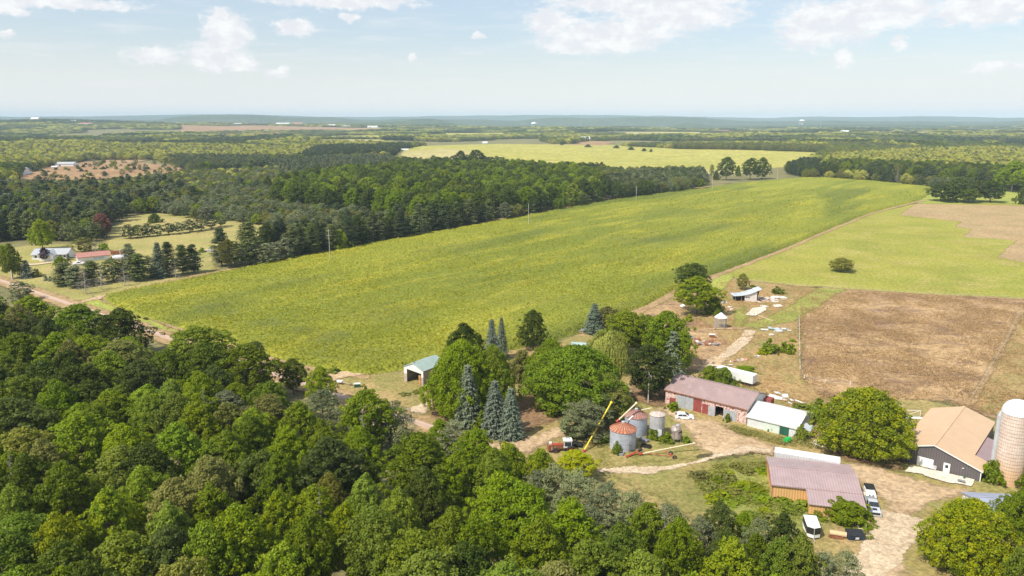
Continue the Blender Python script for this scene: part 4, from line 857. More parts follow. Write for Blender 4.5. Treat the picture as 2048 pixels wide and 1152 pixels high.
# 6 hay shed
t = thing('hay_shed', 'open-fronted hay shed with white gable and pale green roof', 'shed', (-27.31, 180.21, 0), -.62)
W6, L6, he, hr = 6.52, 8.5, 4.12, 5.5
w = MB(); w.box(0, 1.0, 0, .12, 0, 2.4); w.box(5.9, W6, 0, .12, 0, 2.4); w.box(0, .12, .13, L6, 0, he - .03); w.box(W6 - .12, W6, .13, L6, 0, he - .03); w.box(.13, W6 - .13, L6 - .12, L6, 0, he - .2); w.build('wall', 'wall_board', t)
w = MB(); w.prism([(0, 0, 2.4), (1.0, 0, 2.4), (1.0, 0, 3.7), (5.9, 0, 3.3), (5.9, 0, 2.4), (W6, 0, 2.4), (W6, 0, he), (W6 / 2, 0, hr), (0, 0, he)], (0, .12, 0)); w.build('gable_front', 'white_paint', t)
r = MB(); slab(r, (-.25, -.2, he + .05), (W6 / 2, -.2, hr + .14), (W6 / 2, L6, hr + .14), (-.25, L6, he + .05)); slab(r, (W6 / 2, -.2, hr + .14), (W6 + .25, -.2, he + .05), (W6 + .25, L6, he + .05), (W6 / 2, L6, hr + .14)); r.build('roof', 'roof_green', t)
MB().lathe([(.12, 0), (.12, .3), (0, .34)], 8, (W6 / 2, .4)).build('roof_vent', 'black', t).location = (0, 0, hr)
MB().box(.2, W6 - .2, .3, L6 - .2, .03, .06).build('shaded_floor', 'interior_shade', t)  # floor sheet coloured near-black for the shade inside the shed
def W2(t_, p): q = rot2(p, t_.rotation_euler[2]); return (t_.location[0] + q[0], t_.location[1] + q[1], p[2] if len(p) > 2 else 0)
for q, (x, y, z, lab) in enumerate([(4.9, 1.2, 0, 'round hay bale at the shed mouth, at the bottom'), (4.9, 1.2, 1.25, 'round hay bale stacked on top at the shed mouth'), (3.7, 3.2, 0, 'round hay bale deeper inside the shed'), (3.7, 3.2, 1.25, 'upper round hay bale deeper inside the shed')]):
    b = MB().lathe([(0, 0), (.72, .02), (.78, .15), (.78, 1.08), (.72, 1.2), (0, 1.22)], 20).build('hay_bale', 'hay', None, smooth=True); p = W2(t, (x, y)); b.location = (p[0], p[1], z + .05); tag(b, lab, 'hay bale', 'hay bales in the open shed')
# 7 small green shed
g = G(1142, 712); t = thing('shed', 'small dark green shed with light blue-green roof beside the willow', 'shed', (g[0], g[1], 0), -.25)
plain('wall_darkgreen', (.05,.10,.07), .7, .15, 1.0)
gable(t, 4.6, 4.6, 2.4, 3.3, 'roof_lightgreen', 'wall_darkgreen', ov=.3); panel(t, .4, 1.6, 0, 2.0, 'wall_palegreen', 'door')
# 8 swaybacked lean-to in the junk yard
g = G(1489, 604); t = thing('lean_to_shed', 'leaning tin-roofed lean-to shed with a sagging roof', 'shed', (g[0], g[1], 0), -.08)
w = MB(); w.prism([(0, 0, 0), (4.3, 0, 0), (4.3, 0, 3.9), (0, 0, 2.6)], (0, .1, 0)); w.box(-3.6, 5.4, 5.0, 5.1, 0, 2.2); w.build('wall', 'wall_dirtywhite', t)
MB().prism([(4.31, .02, 0), (4.31, 4.9, 0), (5.6, 4.9, 4.6), (5.0, .02, 4.5)], (.08, 0, 0)).build('red_end_wall', 'wall_red', t)
MB().box(.4, .9, -.03, 0, 1.5, 1.9).box(1.2, 1.7, -.03, 0, 1.5, 1.9).build('window', 'black', t); MB().box(-3.4, -3.25, .1, .25, 0, 2.0).box(-1.2, -1.05, .1, .25, 0, 2.2).build('post', 'wood_grey', t)
r = MB(); xs_ = [-4.2, -2.4, -.5, 1.6, 3.6, 5.8]; zs_ = [2.25, 2.35, 2.6, 3.15, 4.0, 5.0]; 
for i in range(5): slab(r, (xs_[i], -.5, zs_[i]), (xs_[i+1], -.5, zs_[i+1]), (xs_[i+1], 5.6, zs_[i+1] - .3), (xs_[i], 5.6, zs_[i] - .1), .08)
r.build('roof', 'roof_tin', t); MB().box(-3.3, 0, 1.5, 4.8, .02, 1.9).build('bay_shade_block', 'interior_shade', t)  # near-black block fills the bay in place of its shade
# 9 white house, 10 garage
g = G(65, 520); t = thing('house', 'white ranch house with grey shingle roof behind the purple tree', 'house', (g[0], g[1], 0), .12)
wall, roof = gable(t, 15.5, 9, 2.6, 4.6, 'roof_shingle', 'wall_white', ov=.5)
for x in (1.2, 12.2, 14.0): w_ = panel(t, x, x + .9, 1.0, 2.0, 'glass', 'window', -.05)
w = MB(); w.prism([(5.2, -4.5, 0), (11.2, -4.5, 0), (11.2, -4.5, 2.6), (8.2, -4.5, 4.4), (5.2, -4.5, 2.6)], (0, 4.6, 0)); wg = w.build('front_wing', 'wall_white', t)
r = MB(); slab(r, (4.8, -4.9, 2.5), (8.2, -4.9, 4.55), (8.2, 4, 4.55), (4.8, 4, 2.5)); slab(r, (8.2, -4.9, 4.55), (11.6, -4.9, 2.5), (11.6, 4, 2.5), (8.2, 4, 4.55)); r.build('wing_roof', 'roof_shingle', wg)
g = G(156, 525); t = thing('garage', 'long white garage with red-brown roof beside the parked boat', 'garage', (g[0], g[1], 0), .62)
gable(t, 13.5, 6.2, 2.3, 3.9, 'roof_redbrown', 'wall_white', ov=.35)
MB().box(-.05, -.0, 1.4, 4.4, .05, 1.9).build('garage_door', 'trailer_side', t); panel(t, 6.5, 11, .9, 1.6, 'tarp_blue', 'window_band')
# 11 blue-grey roofed building, bottom right
g = G(1962, 1020, 2.5); t = thing('shed', 'shed with flat blue-grey ribbed roof, half hidden by trees', 'shed', (g[0], g[1], 0), -.1)
gable(t, 7.0, 6.0, 2.4, 3.2, 'roof_bluegrey', 'wall_dirtyshed', ov=.3)
# far buildings
def farhouse(u, v, wpx, hpx, roofm, wallm, label, cat='house', yaw=.1, dp=.7):
    g = G(u, v); d = depth_(g[0], g[1]); z = float(hgt(g[0], g[1])); wm = wpx * d / F; hm = hpx * d / F
    t = thing('farm_building' if cat != 'house' else 'house', label, cat, (g[0] - wm / 2, g[1], z), yaw); gable(t, wm, wm * dp, hm * .55, hm * .95, roofm, wallm, ov=.4)
    if wpx > 12: panel(t, wm * .2, wm * .3, hm * .12, hm * .4, 'glass', 'window')
    return t
def depth_(x, y, z=0): return y * cp - (z - CH) * sp
for a in [(22, 351, 44, 15, 'roof_bluegrey', 'wall_white', 'wide building with pale grey-blue roof at the left edge', 'barn', .1, .8), (128, 334, 34, 9, 'roof_shingle', 'wall_white', 'white mobile home beyond the heath'),
    (108, 337, 10, 4, 'white_paint', 'wall_white', 'small white shed at the left of the mobile home', 'shed'), (171, 461, 24, 8, 'roof_white', 'wall_white', 'white-roofed house hidden in trees above the garage'),
    (528, 320, 22, 12, 'roof_lightgreen', 'wall_white', 'white barn with pale green roof at the pine belt', 'barn'), (655, 323, 22, 5, 'roof_white', 'wall_board', 'long low pale shed behind the spruce belt', 'shed'),
    (809, 305, 16, 5, 'roof_white', 'wall_white', 'white building at the end of the dark pine block', 'shed'), (1172, 283, 18, 10, 'roof_white', 'wall_board', 'barn with white roof at the back of the yellow field', 'barn'),
    (1694, 304, 22, 9, 'tarp_blue', 'wall_white', 'pale blue-roofed barn at the right end of the yellow field', 'barn'), (1637, 303, 6, 4, 'roof_shingle', 'wall_white', 'tiny white shed at the end of the yellow field', 'shed'),
    (1692, 270, 16, 7, 'white_paint', 'wall_white', 'white barn beside the far right strip field', 'barn'), (1448, 266, 30, 5, 'roof_redbrown', 'wall_white', 'far red-roofed house in the woods right of the mast'),
    (970, 287, 10, 4, 'white_paint', 'wall_white', 'small white building at the left back of the yellow field', 'shed'),
    (71, 262, 14, 8, 'white_paint', 'wall_white', 'far white house, leftmost among the blue trees'), (170, 264, 24, 6, 'roof_redbrown', 'wall_white', 'far long house with reddish roof in the blue trees'), (148, 262, 9, 5, 'white_paint', 'wall_white', 'far small white house left of the long reddish one'),
    (473, 260, 18, 4, 'white_paint', 'cream', 'far pale building, left of the row at the treeless flat', 'warehouse'), (565, 259, 26, 5, 'white_paint', 'wall_white', 'far white building, second of the row at the flat', 'warehouse'), (594, 259, 20, 6, 'roof_redbrown', 'cream', 'far cream building, third of the row at the flat', 'warehouse'),
    (662, 260, 16, 5, 'white_paint', 'wall_white', 'far white building, fourth of the row at the flat', 'warehouse'), (692, 261, 16, 4, 'white_paint', 'wall_white', 'far white building, fifth of the row at the flat', 'warehouse'), (745, 262, 20, 5, 'roof_white', 'wall_white', 'far white building, last of the row at the flat', 'warehouse')]:
    farhouse(*a)
def watertower(u, v, h, label):
    g = G(u, v); z = float(hgt(g[0], g[1])); t = thing('water_tower', label, 'water tower', (g[0], g[1], z)); d = depth_(g[0], g[1]); H = h * d / F
    MB().lathe([(0, H * .55), (H * .33, H * .62), (H * .42, H * .75), (H * .33, H * .92), (0, H)], 20).build('tank', 'white_paint', t, smooth=True); m = MB(); m.tube((0, 0, 0), (0, 0, H * .6), H * .07, H * .07, 8)
    for a in range(4): m.tube((H * .3 * math.cos(a * 1.57), H * .3 * math.sin(a * 1.57), 0), (H * .28 * math.cos(a * 1.57), H * .28 * math.sin(a * 1.57), H * .65), H * .03, H * .03, 5)
    m.build('legs', 'white_paint', t)
watertower(1068, 256, 14, 'white water tower on the skyline, centre of the photo'); watertower(1603, 254, 13, 'white water tower on the skyline, right of the yellow field')
def mast(u, v, h, label):
    g = G(u, v); z = float(hgt(g[0], g[1])); t = thing('radio_mast', label, 'mast', (g[0], g[1], z)); d = depth_(g[0], g[1]); H = h * d / F; r0 = d / F * .45
    MB().tube((0, 0, 0), (0, 0, H), r0, r0 * .6, 5).build('mast', 'mesh_grey', t)
mast(1162, 256, 26, 'thin grey radio mast above the horizon, centre'); mast(1641, 258, 24, 'thin pale radio mast above the horizon, right'); mast(518, 259, 14, 'short white mast by the far warehouses, left')
# ---- grain bins
def binn(u, v, R, H, rise, label, wm, rm, door=True):
    g = G(u, v); t = thing('grain_bin', label, 'grain bin', (g[0], g[1], 0), 0)
    MB().lathe([(R, 0), (R, H)], 44).build('bin_wall', wm, t, smooth=True)
    rf = MB().lathe([(R + .12, H - .06), (R + .12, H), (.4, H + rise), (0, H + rise)], 44).build('conical_roof', rm, t)
    MB().lathe([(.36, H + rise - .02), (.36, H + rise + .28), (0, H + rise + .36)], 12).build('roof_cap', 'mesh_grey', rf)
    rb = MB()
    for i in range(22):
        a = i * 6.2832 / 22; rb.tube((math.cos(a) * (R + .1), math.sin(a) * (R + .1), H + .05), (math.cos(a) * .4, math.sin(a) * .4, H + rise + .04), .035, .02, 4)
    rb.build('roof_rib', rm, rf)
    hp = MB()
    for zz in np.arange(.9, H, .9): hp.lathe([(R + .03, zz - .03), (R + .03, zz + .03)], 44)
    hp.build('wall_hoop', wm, t)
    if door:
        MB().box(-.35, .35, -.1, .0, .6, 2.0).build('hatch_door', wm, t).location = (.45 * R, -R * .90, 0)
        ld = MB(); ld.box(-.03, .03, -.05, 0, .3, 2.3); ld.box(.42, .48, -.05, 0, .3, 2.3)
        for z in np.arange(.5, 2.3, .35): ld.box(-.03, .48, -.05, 0, z, z + .04)
        ld.build('ladder', 'black', t).location = (.38 * R, -R * .95 - .06, 0)
    return t
binn(1245, 895, 2.62, 4.15, 1.25, 'front grain bin, largest, bright rust-red conical roof', 'bin_steel', 'bin_roof')
binn(1271, 868, 2.35, 4.3, 1.2, 'second grain bin just behind, dull brown conical roof', 'bin_steel', 'bin_roof2', False)
g = G(1313, 872); t = thing('hopper_bin', 'smaller grey hopper bin raised on steel legs', 'grain bin', (g[0], g[1], 0))
MB().lathe([(.4, 1.1), (1.55, 2.0), (1.6, 2.0), (1.6, 4.9)], 32).build('bin_wall', 'bin_rusty', t, smooth=True); MB().lathe([(1.68, 4.88), (1.68, 4.95), (.5, 5.35), (.45, 5.2), (0, 5.2)], 32).build('conical_roof', 'bin_roof3', t)
for i in range(6): a = i * 1.047 + .3; MB().tube((1.55 * math.cos(a), 1.55 * math.sin(a), 0), (1.55 * math.cos(a), 1.55 * math.sin(a), 2.4), .07, .07, 6).build('leg', 'mesh_grey', t)
MB().box(-.2, .7, -1.75, -1.65, .5, 2.1).build('white_panel', 'white_paint', t)
g = G(1353, 884); t = thing('feed_tank', 'rusty hopper tank with a dented domed top beside the hopper bin', 'tank', (g[0], g[1], 0))
MB().lathe([(.15, .35), (1.0, 1.0), (1.05, 1.0), (1.05, 2.4)], 20).build('tank_wall', 'tank_rusty', t, smooth=True); o = MB().lathe([(1.1, 0), (1.05, .6), (.6, 1.1), (0, 1.2)], 20).build('domed_top', 'tank_rusty', t, smooth=True); o.location = (-.15, .1, 2.5); o.rotation_euler = (.1, -.35, 0)
o = MB().lathe([(.4, 0), (.36, .35), (0, .42)], 12).build('lid', 'mesh_grey', t, smooth=True); o.location = (.1, 0, 3.5); o.rotation_euler = (0, .3, 0)
for i in range(4): a = i * 1.57 + .8; MB().tube((.98 * math.cos(a), .98 * math.sin(a), 0), (.98 * math.cos(a), .98 * math.sin(a), 1.6), .05, .05, 5).build('leg', 'mesh_grey', t)
# augers
def P3(u, v, h): return tuple(G(u, v, h))
def auger(name, label, p0, p1, r, mat, extra=None):
    t = thing(name, label, 'auger', p0); d = np.array(p1) - np.array(p0)
    MB().tube((0, 0, 0), d, r, r, 10).build('auger_tube', mat, t, smooth=True); e = d / np.linalg.norm(d)
    MB().tube(-e * .3, e * .4, r * 1.7, r * 1.5, 8).build('intake', 'red_paint', t); MB().tube(d - e * .1, d + e * .3, r * 1.6, r * 1.6, 8).build('spout_head', mat, t)
    return t, d
t, d = auger('grain_auger', 'long yellow grain auger raised at a slant left of the bins', P3(1167, 903, .3), P3(1222, 806, 7.2), .16, 'yellow_paint')
m = MB(); q = d * .55; m.tube(q, (q[0] + .5, q[1] + .3, -.2), .05, .05, 6); m.tube(q, (q[0] - .5, q[1] + 1, -.2), .05, .05, 6); m.tube((q[0] + .5, q[1] + .3, -.1), d * .04, .05, .05, 6); m.tube((q[0] - 1.2, q[1] + .5, .1), (q[0] + 1.2, q[1] + .5, .1), .06, .06, 6); m.build('frame', 'red_paint', t)
for s_ in (-1.2, 1.2): MB().ring((q[0] + s_, q[1] + .5, .15), .3, .12, 'x').build('wheel', 'tyre', t)
auger('grain_auger', 'tan auger tube leaning up behind the two grain bins', P3(1235, 842, 4.2), P3(1272, 807, 7.4), .17, 'cream')
t, d = auger('grain_auger', 'cream-coloured auger lying low on wheels in front of the bins', P3(1281, 908, .5), P3(1387, 887, 1.9), .15, 'cream')
q = d * .42; m = MB(); m.tube(q, (q[0] + 1.8, q[1] - 1.7, -.1), .07, .07, 6); m.tube(d * .1, (q[0] + 1.8, q[1] - 1.7, -.1), .06, .06, 6); m.tube((q[0] + 1.4, q[1] - .3, -.1), (q[0] + 1.9, q[1] - 2.2, -.1), .06, .06, 6); m.build('frame', 'red_paint', t)
for y_ in (-.3, -2.2): MB().ring((q[0] + 1.6 + (.3 if y_ < -1 else -.1), q[1] + y_, -.05), .32, .14, 'y').build('wheel', 'tyre', t)
p0 = P3(1252, 914, .3); t = thing('hopper_conveyor', 'red intake hopper conveyor at the foot of the front bin', 'conveyor', p0); d = np.array(P3(1279, 901, .9)) - np.array(p0)
MB().tube((0, 0, 0), d, .22, .22, 4).build('conveyor_trough', 'red_paint', t); MB().tube(d * .9, d * 1.15 + np.array([0, 0, .1]), .28, .35, 8).build('motor', 'black', t); MB().tube((0, 0, .0), (0, 0, -.3), .04).tube(d * .6, d * .6 * np.array([1, 1, 0]) + np.array([0, 0, -.3]), .04).build('leg', 'wire', t)
t = thing('grain_spout', 'short white spout on the front bin roof', 'spout', P3(1258, 840, 5.2)); MB().tube((0, 0, 0), np.array(P3(1266, 832, 6.2)) - np.array(P3(1258, 840, 5.2)), .2, .2, 4).build('spout_box', 'white_paint', t)
t = thing('grain_spout', 'tan spout reaching from the second bin roof to the hopper bin', 'spout', P3(1283, 820, 5.3)); MB().tube((0, 0, 0), np.array(P3(1304, 816, 5.5)) - np.array(P3(1283, 820, 5.3)), .16, .16, 6).build('spout_tube', 'cream', t)
def trough(u, v, label, mat, a):
    t = thing('trough', label, 'trough', P3(u, v, 0), a); m = MB(); m.box(-1, 1, -.5, .5, .2, .25); m.box(-1, 1, -.5, -.45, .25, .7); m.box(-1, 1, .45, .5, .25, .7); m.box(-1, -.95, -.44, .44, .25, .7); m.box(.95, 1, -.44, .44, .25, .7); m.build('trough_body', mat, t)
    for x in (-.8, .8): MB().box(x - .05, x + .05, -.3, .3, 0, .2).build('foot', mat, t)
trough(1292, 896, 'black open hopper lying beside the cream auger', 'black', -.5); trough(1288, 884, 'dark steel chute between the second bin and the auger', 'grey_paint', -.8)
g = G(1241, 912); t = thing('generator', 'small grey and white engine unit at the foot of the front bin', 'machine', tuple(g), -.1); MB().box(-.6, .5, -.3, .3, .05, .55).build('engine_block', 'grey_paint', t, bevel=.04); MB().box(-.5, .6, .32, .42, .1, .95).build('white_panel', 'white_paint', t); MB().tube((.2, .3, .6), (.2, .2, .6), .22).build('fan', 'black', t)
# tractor left of the auger, seen from above
g = G(1135, 903); t = thing('tractor', 'old red tractor with white cab and big black rear tyres', 'tractor', tuple(g), math.pi + .05)
MB().box(-.6, .9, -.5, .5, .7, 1.1).box(.9, 3.1, -.38, .38, .8, 1.55).build('chassis', 'rust', t, bevel=.05); MB().box(1.0, 3.0, -.40, .40, 1.55, 1.72).build('hood', 'red_paint', t, bevel=.06); MB().box(3.1, 3.5, -.5, .5, .6, 1.2).build('front_weights', 'tan_tank', t)
c_ = MB(); c_.box(-.75, .85, -.75, .75, 1.1, 2.5); cb_ = c_.build('cab', 'white_paint', t, bevel=.05); MB().box(-.6, .7, .755, .79, 1.5, 2.3).build('side_window', 'glass', cb_); MB().box(.86, .88, -.6, .6, 1.5, 2.3).build('windscreen', 'glass', cb_); MB().box(-.85, .95, -.85, .85, 2.52, 2.64).build('cab_roof', 'white_paint', cb_)
MB().ring((0, 0, 2.68), .35, .05, 'y').build('roof_hatch', 'black', cb_)
for x, y, R in [(-.5, 1.05, .62), (-.5, -1.05, .62), (2.5, .8, .38), (2.5, -.8, .38)]:
    w_ = MB().ring((x, y, R + .24), R, .24).build('wheel', 'tyre', t, smooth=True); MB().tube((x, y - .12, R + .24), (x, y + .12, R + .24), R * .72, R * .72, 12).build('rim', 'red_paint', w_)
MB().tube((1.6, .2, 1.6), (1.6, .2, 2.5), .05).build('exhaust_pipe', 'rust', t)
g = G(1105, 903); t = thing('farm_implement', 'rusty red farm implement with tan boxes left of the tractor', 'implement', tuple(g), .2)
MB().box(-1.1, 1.2, -.7, .7, .5, .65).tube((-1.2, 0, .6), (1.8, 0, .5), .08).build('frame', 'rust', t); MB().box(-1.0, .1, -.6, .6, .68, 1.7).build('rusty_box', 'rust', t, bevel=.05); MB().box(.3, 1.1, -.6, .5, .68, 1.3).build('tan_box', 'cream', t, bevel=.05); MB().box(-.7, -.2, -.3, .3, 1.72, 2.05).build('white_cap', 'white_paint', t)
for y in (-.85, .85): MB().ring((-.3, y, .36), .26, .12).build('wheel', 'tyre', t)
g = G(1152, 893); t = thing('farm_implement', 'dark cultivator with black tyres behind the tractor', 'implement', tuple(g), -.4)
MB().box(-1.2, 1.2, -.9, .9, .7, .8).tube((-1.3, -.9, .75), (1.3, .9, .75), .07).tube((-1.3, .9, .75), (1.3, -.9, .75), .07).build('frame', 'black', t)
for x in (-1, 0, 1): MB().ring((x, -.5, .5), .38, .14).build('wheel', 'tyre', t)
# ---- vehicles
def carbody(t, L, Wd, prof, glassprof, bodym, wheelx, wr=.33, name='body'):
    """prof: side outline (x, z); body narrows upward; glass proud of the cabin"""
    m = MB(); hw = Wd / 2
    def wat(z): return hw * (1 - .16 * max(0, (z - .85)) / .6)
    n = len(prof); V = [(x, -wat(z), z) for x, z in prof] + [(x, wat(z), z) for x, z in prof]
    m.add(V, [tuple(range(n)), tuple(range(n, 2 * n))[::-1]] + [(i, n + i, n + (i + 1) % n, (i + 1) % n) for i in range(n)])
    b = m.build(name, bodym, t, bevel=.07, smooth=True)
    for side in (-1, 1):
        for gp in glassprof:
            g_ = MB(); g_.prism([(x, side * (wat(z) + .012), z) for x, z in gp], (0, side * .01, 0)); g_.build('side_window', 'glass', b)
    for x in wheelx:
        for y in (-hw + .02, hw - .02):
            w_ = MB().ring((x, y, wr), wr * .72, wr * .28).build('wheel', 'tyre', t, smooth=True); MB().tube((x, y - .09, wr), (x, y + .09, wr), wr * .55, wr * .55, 12).build('rim', 'mesh_grey', w_)
    return b
def quadplate(m, a, b, c, d): m.prism([a, b, c, d], (.0, 0, .02)); return m
g = G(1350, 837); t = thing('parked_car', 'small white hatchback parked in front of the red barn', 'car', tuple(g), -.12)
b = carbody(t, 4.1, 1.75, [(0, .3), (.05, .9), (.35, 1.35), (.9, 1.47), (2.1, 1.45), (3.0, .98), (3.9, .85), (4.12, .6), (4.12, .3)], [[(.55, .98), (.75, 1.32), (1.5, 1.36), (1.5, .98)], [(1.58, .98), (1.58, 1.36), (2.1, 1.34), (2.75, .98)]], 'car_white', (.8, 3.3))
m = MB(); m.prism([(2.18, -.62, 1.44), (2.95, -.70, 1.03), (2.95, .70, 1.03), (2.18, .62, 1.44)], (.03, 0, .03)); m.build('windscreen', 'glass', b); m = MB(); m.prism([(.08, -.6, .98), (.33, -.6, 1.33), (.33, .6, 1.33), (.08, .6, .98)], (-.03, 0, .01)); m.build('rear_window', 'glass', b)
for y in (-.6, .6): MB().box(3.98, 4.12, y - .15, y + .15, .62, .74).build('headlight', 'wire', b)
def vehdir(pa, pb): a = G(*pa); b_ = G(*pb); return a, math.atan2(b_[1] - a[1], b_[0] - a[0])
a, th = vehdir((1738, 1004), (1753, 1044)); t = thing('pickup_truck', 'silver pickup truck with grey bed cover beside the orange barn', 'pickup', tuple(a), th)
b = carbody(t, 5.6, 1.95, [(0, .45), (0, 1.12), (2.0, 1.14), (2.15, 1.80), (3.3, 1.80), (4.0, 1.18), (5.4, 1.08), (5.6, .7), (5.6, .45)], [[(2.3, 1.2), (2.35, 1.66), (2.95, 1.66), (2.95, 1.2)], [(3.02, 1.2), (3.02, 1.66), (3.28, 1.66), (3.75, 1.2)]], 'car_silver', (1.0, 4.5), .4)
MB().box(.1, 1.98, -.82, .82, 1.15, 1.22).build('bed_cover', 'grey_paint', b); m = MB(); m.prism([(3.36, -.72, 1.78), (3.98, -.80, 1.24), (3.98, .80, 1.24), (3.36, .72, 1.78)], (.03, 0, .03)); m.build('windscreen', 'glass', b)
MB().box(5.58, 5.66, -.7, .7, .62, .98).build('grille', 'black', b); MB().box(5.6, 5.75, -.95, .95, .42, .6).build('bumper', 'wire', b); MB().box(4.4, 5.0, -.35, .35, 1.12, 1.2).build('hood_scoop', 'black', b)
for y in (-.8, .8): MB().box(5.55, 5.64, y - .15, y + .15, .78, .98).build('headlight', 'wire', b)
a, th = vehdir((1735, 984), (1743, 1003)); t = thing('utility_vehicle', 'white utility vehicle with black roof parked behind the silver pickup', 'vehicle', tuple(a), th)
b = carbody(t, 3.2, 1.7, [(0, .4), (0, 1.1), (.3, 1.3), (1.9, 1.3), (2.9, .95), (3.2, .6), (3.2, .4)], [], 'car_white', (.6, 2.5), .32); MB().box(.0, 1.9, -.8, .8, 1.62, 1.7).build('roof_panel', 'black', b)
for x in (.1, 1.8):
    for y in (-.7, .7): MB().tube((x, y, 1.2), (x, y, 1.65), .03).build('roof_post', 'black', b)
MB().box(2.95, 3.05, -.4, -.15, .8, .95).box(2.95, 3.05, .15, .4, .8, .95).build('vent', 'black', b)
t = thing('flatbed_trailer', 'small pale utility trailer against the orange barn by the pickup', 'trailer', tuple(G(1727, 994)), -1.3); MB().box(-1.2, 1.2, -.5, .5, .5, .6).build('deck', 'cream', t); MB().tube((1.2, 0, .5), (2.0, 0, .45), .05).build('tow_bar', 'black', t); MB().ring((0, -.6, .3), .2, .09).build('wheel', 'tyre', t); MB().ring((0, .6, .3), .2, .09).build('wheel', 'tyre', t)
# enclosed trailer with V nose, toward the camera
a, th = vehdir((1617, 1055), (1629, 1088)); t = thing('enclosed_trailer', 'black and white enclosed cargo trailer with white roof and v nose', 'trailer', tuple(a), th)
m = MB(); base = [(0, -1, .45), (3.6, -1, .45), (4.1, 0, .45), (3.6, 1, .45), (0, 1, .45)]; m.prism(base, (0, 0, .55)); m.build('lower_body', 'white_paint', t)
m = MB(); m.prism([(x, y * .995, 1.003) for x, y, z in base], (0, 0, 1.15)); m.build('upper_body', 'black', t); m = MB(); m.prism([(x * 1.005, y * 1.01, 2.157) for x, y, z in base], (0, 0, .06)); m.build('roof', 'white_paint', t)
MB().box(4.08, 4.14, -.04, .04, .5, 2.1).build('nose_trim', 'wire', t); MB().tube((4.05, 0, .4), (5.0, 0, .4), .06).build('tow_bar', 'wire', t)
for y in (-1.0, 1.0): MB().ring((1.6, y, .33), .24, .1).build('wheel', 'tyre', t); MB().box(1.1, 2.1, y - .12, y + .12, .6, .68).build('fender', 'wire', t)
# dumpster
t = thing('dumpster', 'dark blue dumpster with a small white sign on its front', 'dumpster', tuple(G(1711, 1081)), -.06); m = MB(); m.prism([(-1.2, -.3, .1), (-1.35, -.55, 1.1), (-1.35, 1.1, 1.3), (-1.2, .9, .1)], (2.55, 0, 0)); m.build('body', 'navy', t, bevel=.03)
m = MB(); m.prism([(-1.38, -.6, 1.13), (1.23, -.6, 1.13), (1.23, 1.15, 1.34), (-1.38, 1.15, 1.34)], (0, 0, .05)); m.build('lid', 'black', t); m = MB(); m.prism([(-.25, -.47, .45), (.3, -.47, .45), (.3, -.55, .85), (-.25, -.55, .85)], (0, -.02, .0)); m.build('sign', 'white_paint', t)
for x in (-1.42, 1.25): MB().box(x, x + .1, -.2, .5, .6, .75).build('lifting_pocket', 'navy', t)
a, th = vehdir((1658, 1073), (1690, 1078)); t = thing('fuel_tank', 'long tan cylindrical tank lying on the grass beside the dumpster', 'tank', tuple(a), th); MB().tube((0, 0, .75), (2.5, 0, .75), .42, .42, 18).build('tank_shell', 'tan_tank', t, smooth=True)
for x in (.5, 1.9): MB().box(x, x + .15, -.4, .4, 0, .5).build('cradle', 'rust', t)
t = thing('disc_harrow', 'rusty disc harrow in front of the tan tank', 'implement', tuple(G(1671, 1079)), th); MB().tube((-1, 0, .4), (1, 0, .4), .05).tube((-1, .4, .5), (1, .4, .5), .05).box(-1, -.9, 0, .4, .4, .5).box(.9, 1, 0, .4, .4, .5).build('frame', 'rust', t)
for i in range(7): MB().tube((-.9 + .3 * i, -.02, .3), (-.87 + .3 * i, .02, .3), .3, .3, 12).build('disc', 'rust', t)
t = thing('cargo_rack', 'small pale cart with upright rails behind the dumpster', 'cart', tuple(G(1722, 1069)), .1); MB().box(-.6, .7, -.4, .4, .4, .9).build('box', 'cream', t); MB().tube((-.6, 0, .9), (-.7, 0, 1.7), .03).tube((.7, 0, .9), (.75, 0, 1.7), .03).build('rail', 'wire', t); MB().ring((0, -.45, .25), .18, .07).build('wheel', 'tyre', t)
# green tank by the shed
a, th = vehdir((1570, 888), (1582, 882)); t = thing('plastic_tank', 'bright green plastic tank lying in weeds before the white-roofed shed', 'tank', tuple(a), th); MB().tube((0, 0, .62), (1.5, 0, .62), .58, .58, 20).build('tank_shell', 'green_plastic', t, smooth=True)
for x in (.1, .75, 1.35): MB().tube((x, 0, .62), (x + .08, 0, .62), .61, .61, 20).build('hoop', 'green_plastic', t)
# long trailers
def boxtrailer(pa, pb, Wd, H, label, front_wheels=True, sidem='trailer_side', z0=1.0):
    """pa, pb: near top edge, left and right ends in the photo"""
    a = np.array(P3(pa[0], pa[1], H)); b_ = np.array(P3(pb[0], pb[1], H)); L = np.linalg.norm((b_ - a)[:2]); th = math.atan2(b_[1] - a[1], b_[0] - a[0])
    t = thing('semi_trailer', label, 'trailer', (a[0], a[1], 0), th); MB().box(0, L, 0, Wd, z0, H - .06).build('side_panels', sidem, t, bevel=.03); MB().box(-.02, L + .02, -.02, Wd + .02, H - .057, H).build('roof', 'white_paint', t)
    MB().box(L + .003, L + .05, .1, Wd - .1, z0 + .1, H - .2).build('rear_door', 'white_trailer', t); MB().box(.2, L - .2, .4, Wd - .4, z0 - .25, z0 - .01).build('chassis', 'grey_paint', t)
    for x in (L - 2.2, L - 1.0, 1.2):
        for y in (.2, Wd - .2): MB().ring((x, y, .45), .3, .16).build('wheel', 'tyre', t)
    print('trailer', L); return t
boxtrailer((1432, 734.5), (1506, 752.5), 2.5, 3.1, 'white box trailer behind the red barn, half covered by bushes', sidem='white_trailer'); 
_t = bpy.data.objects[[o.name for o in bpy.data.objects if o.name.startswith('semi_trailer')][0]]
boxtrailer((1549, 904), (1680.5, 925), 2.5, 3.4, 'long white semi trailer parked behind the orange barn')
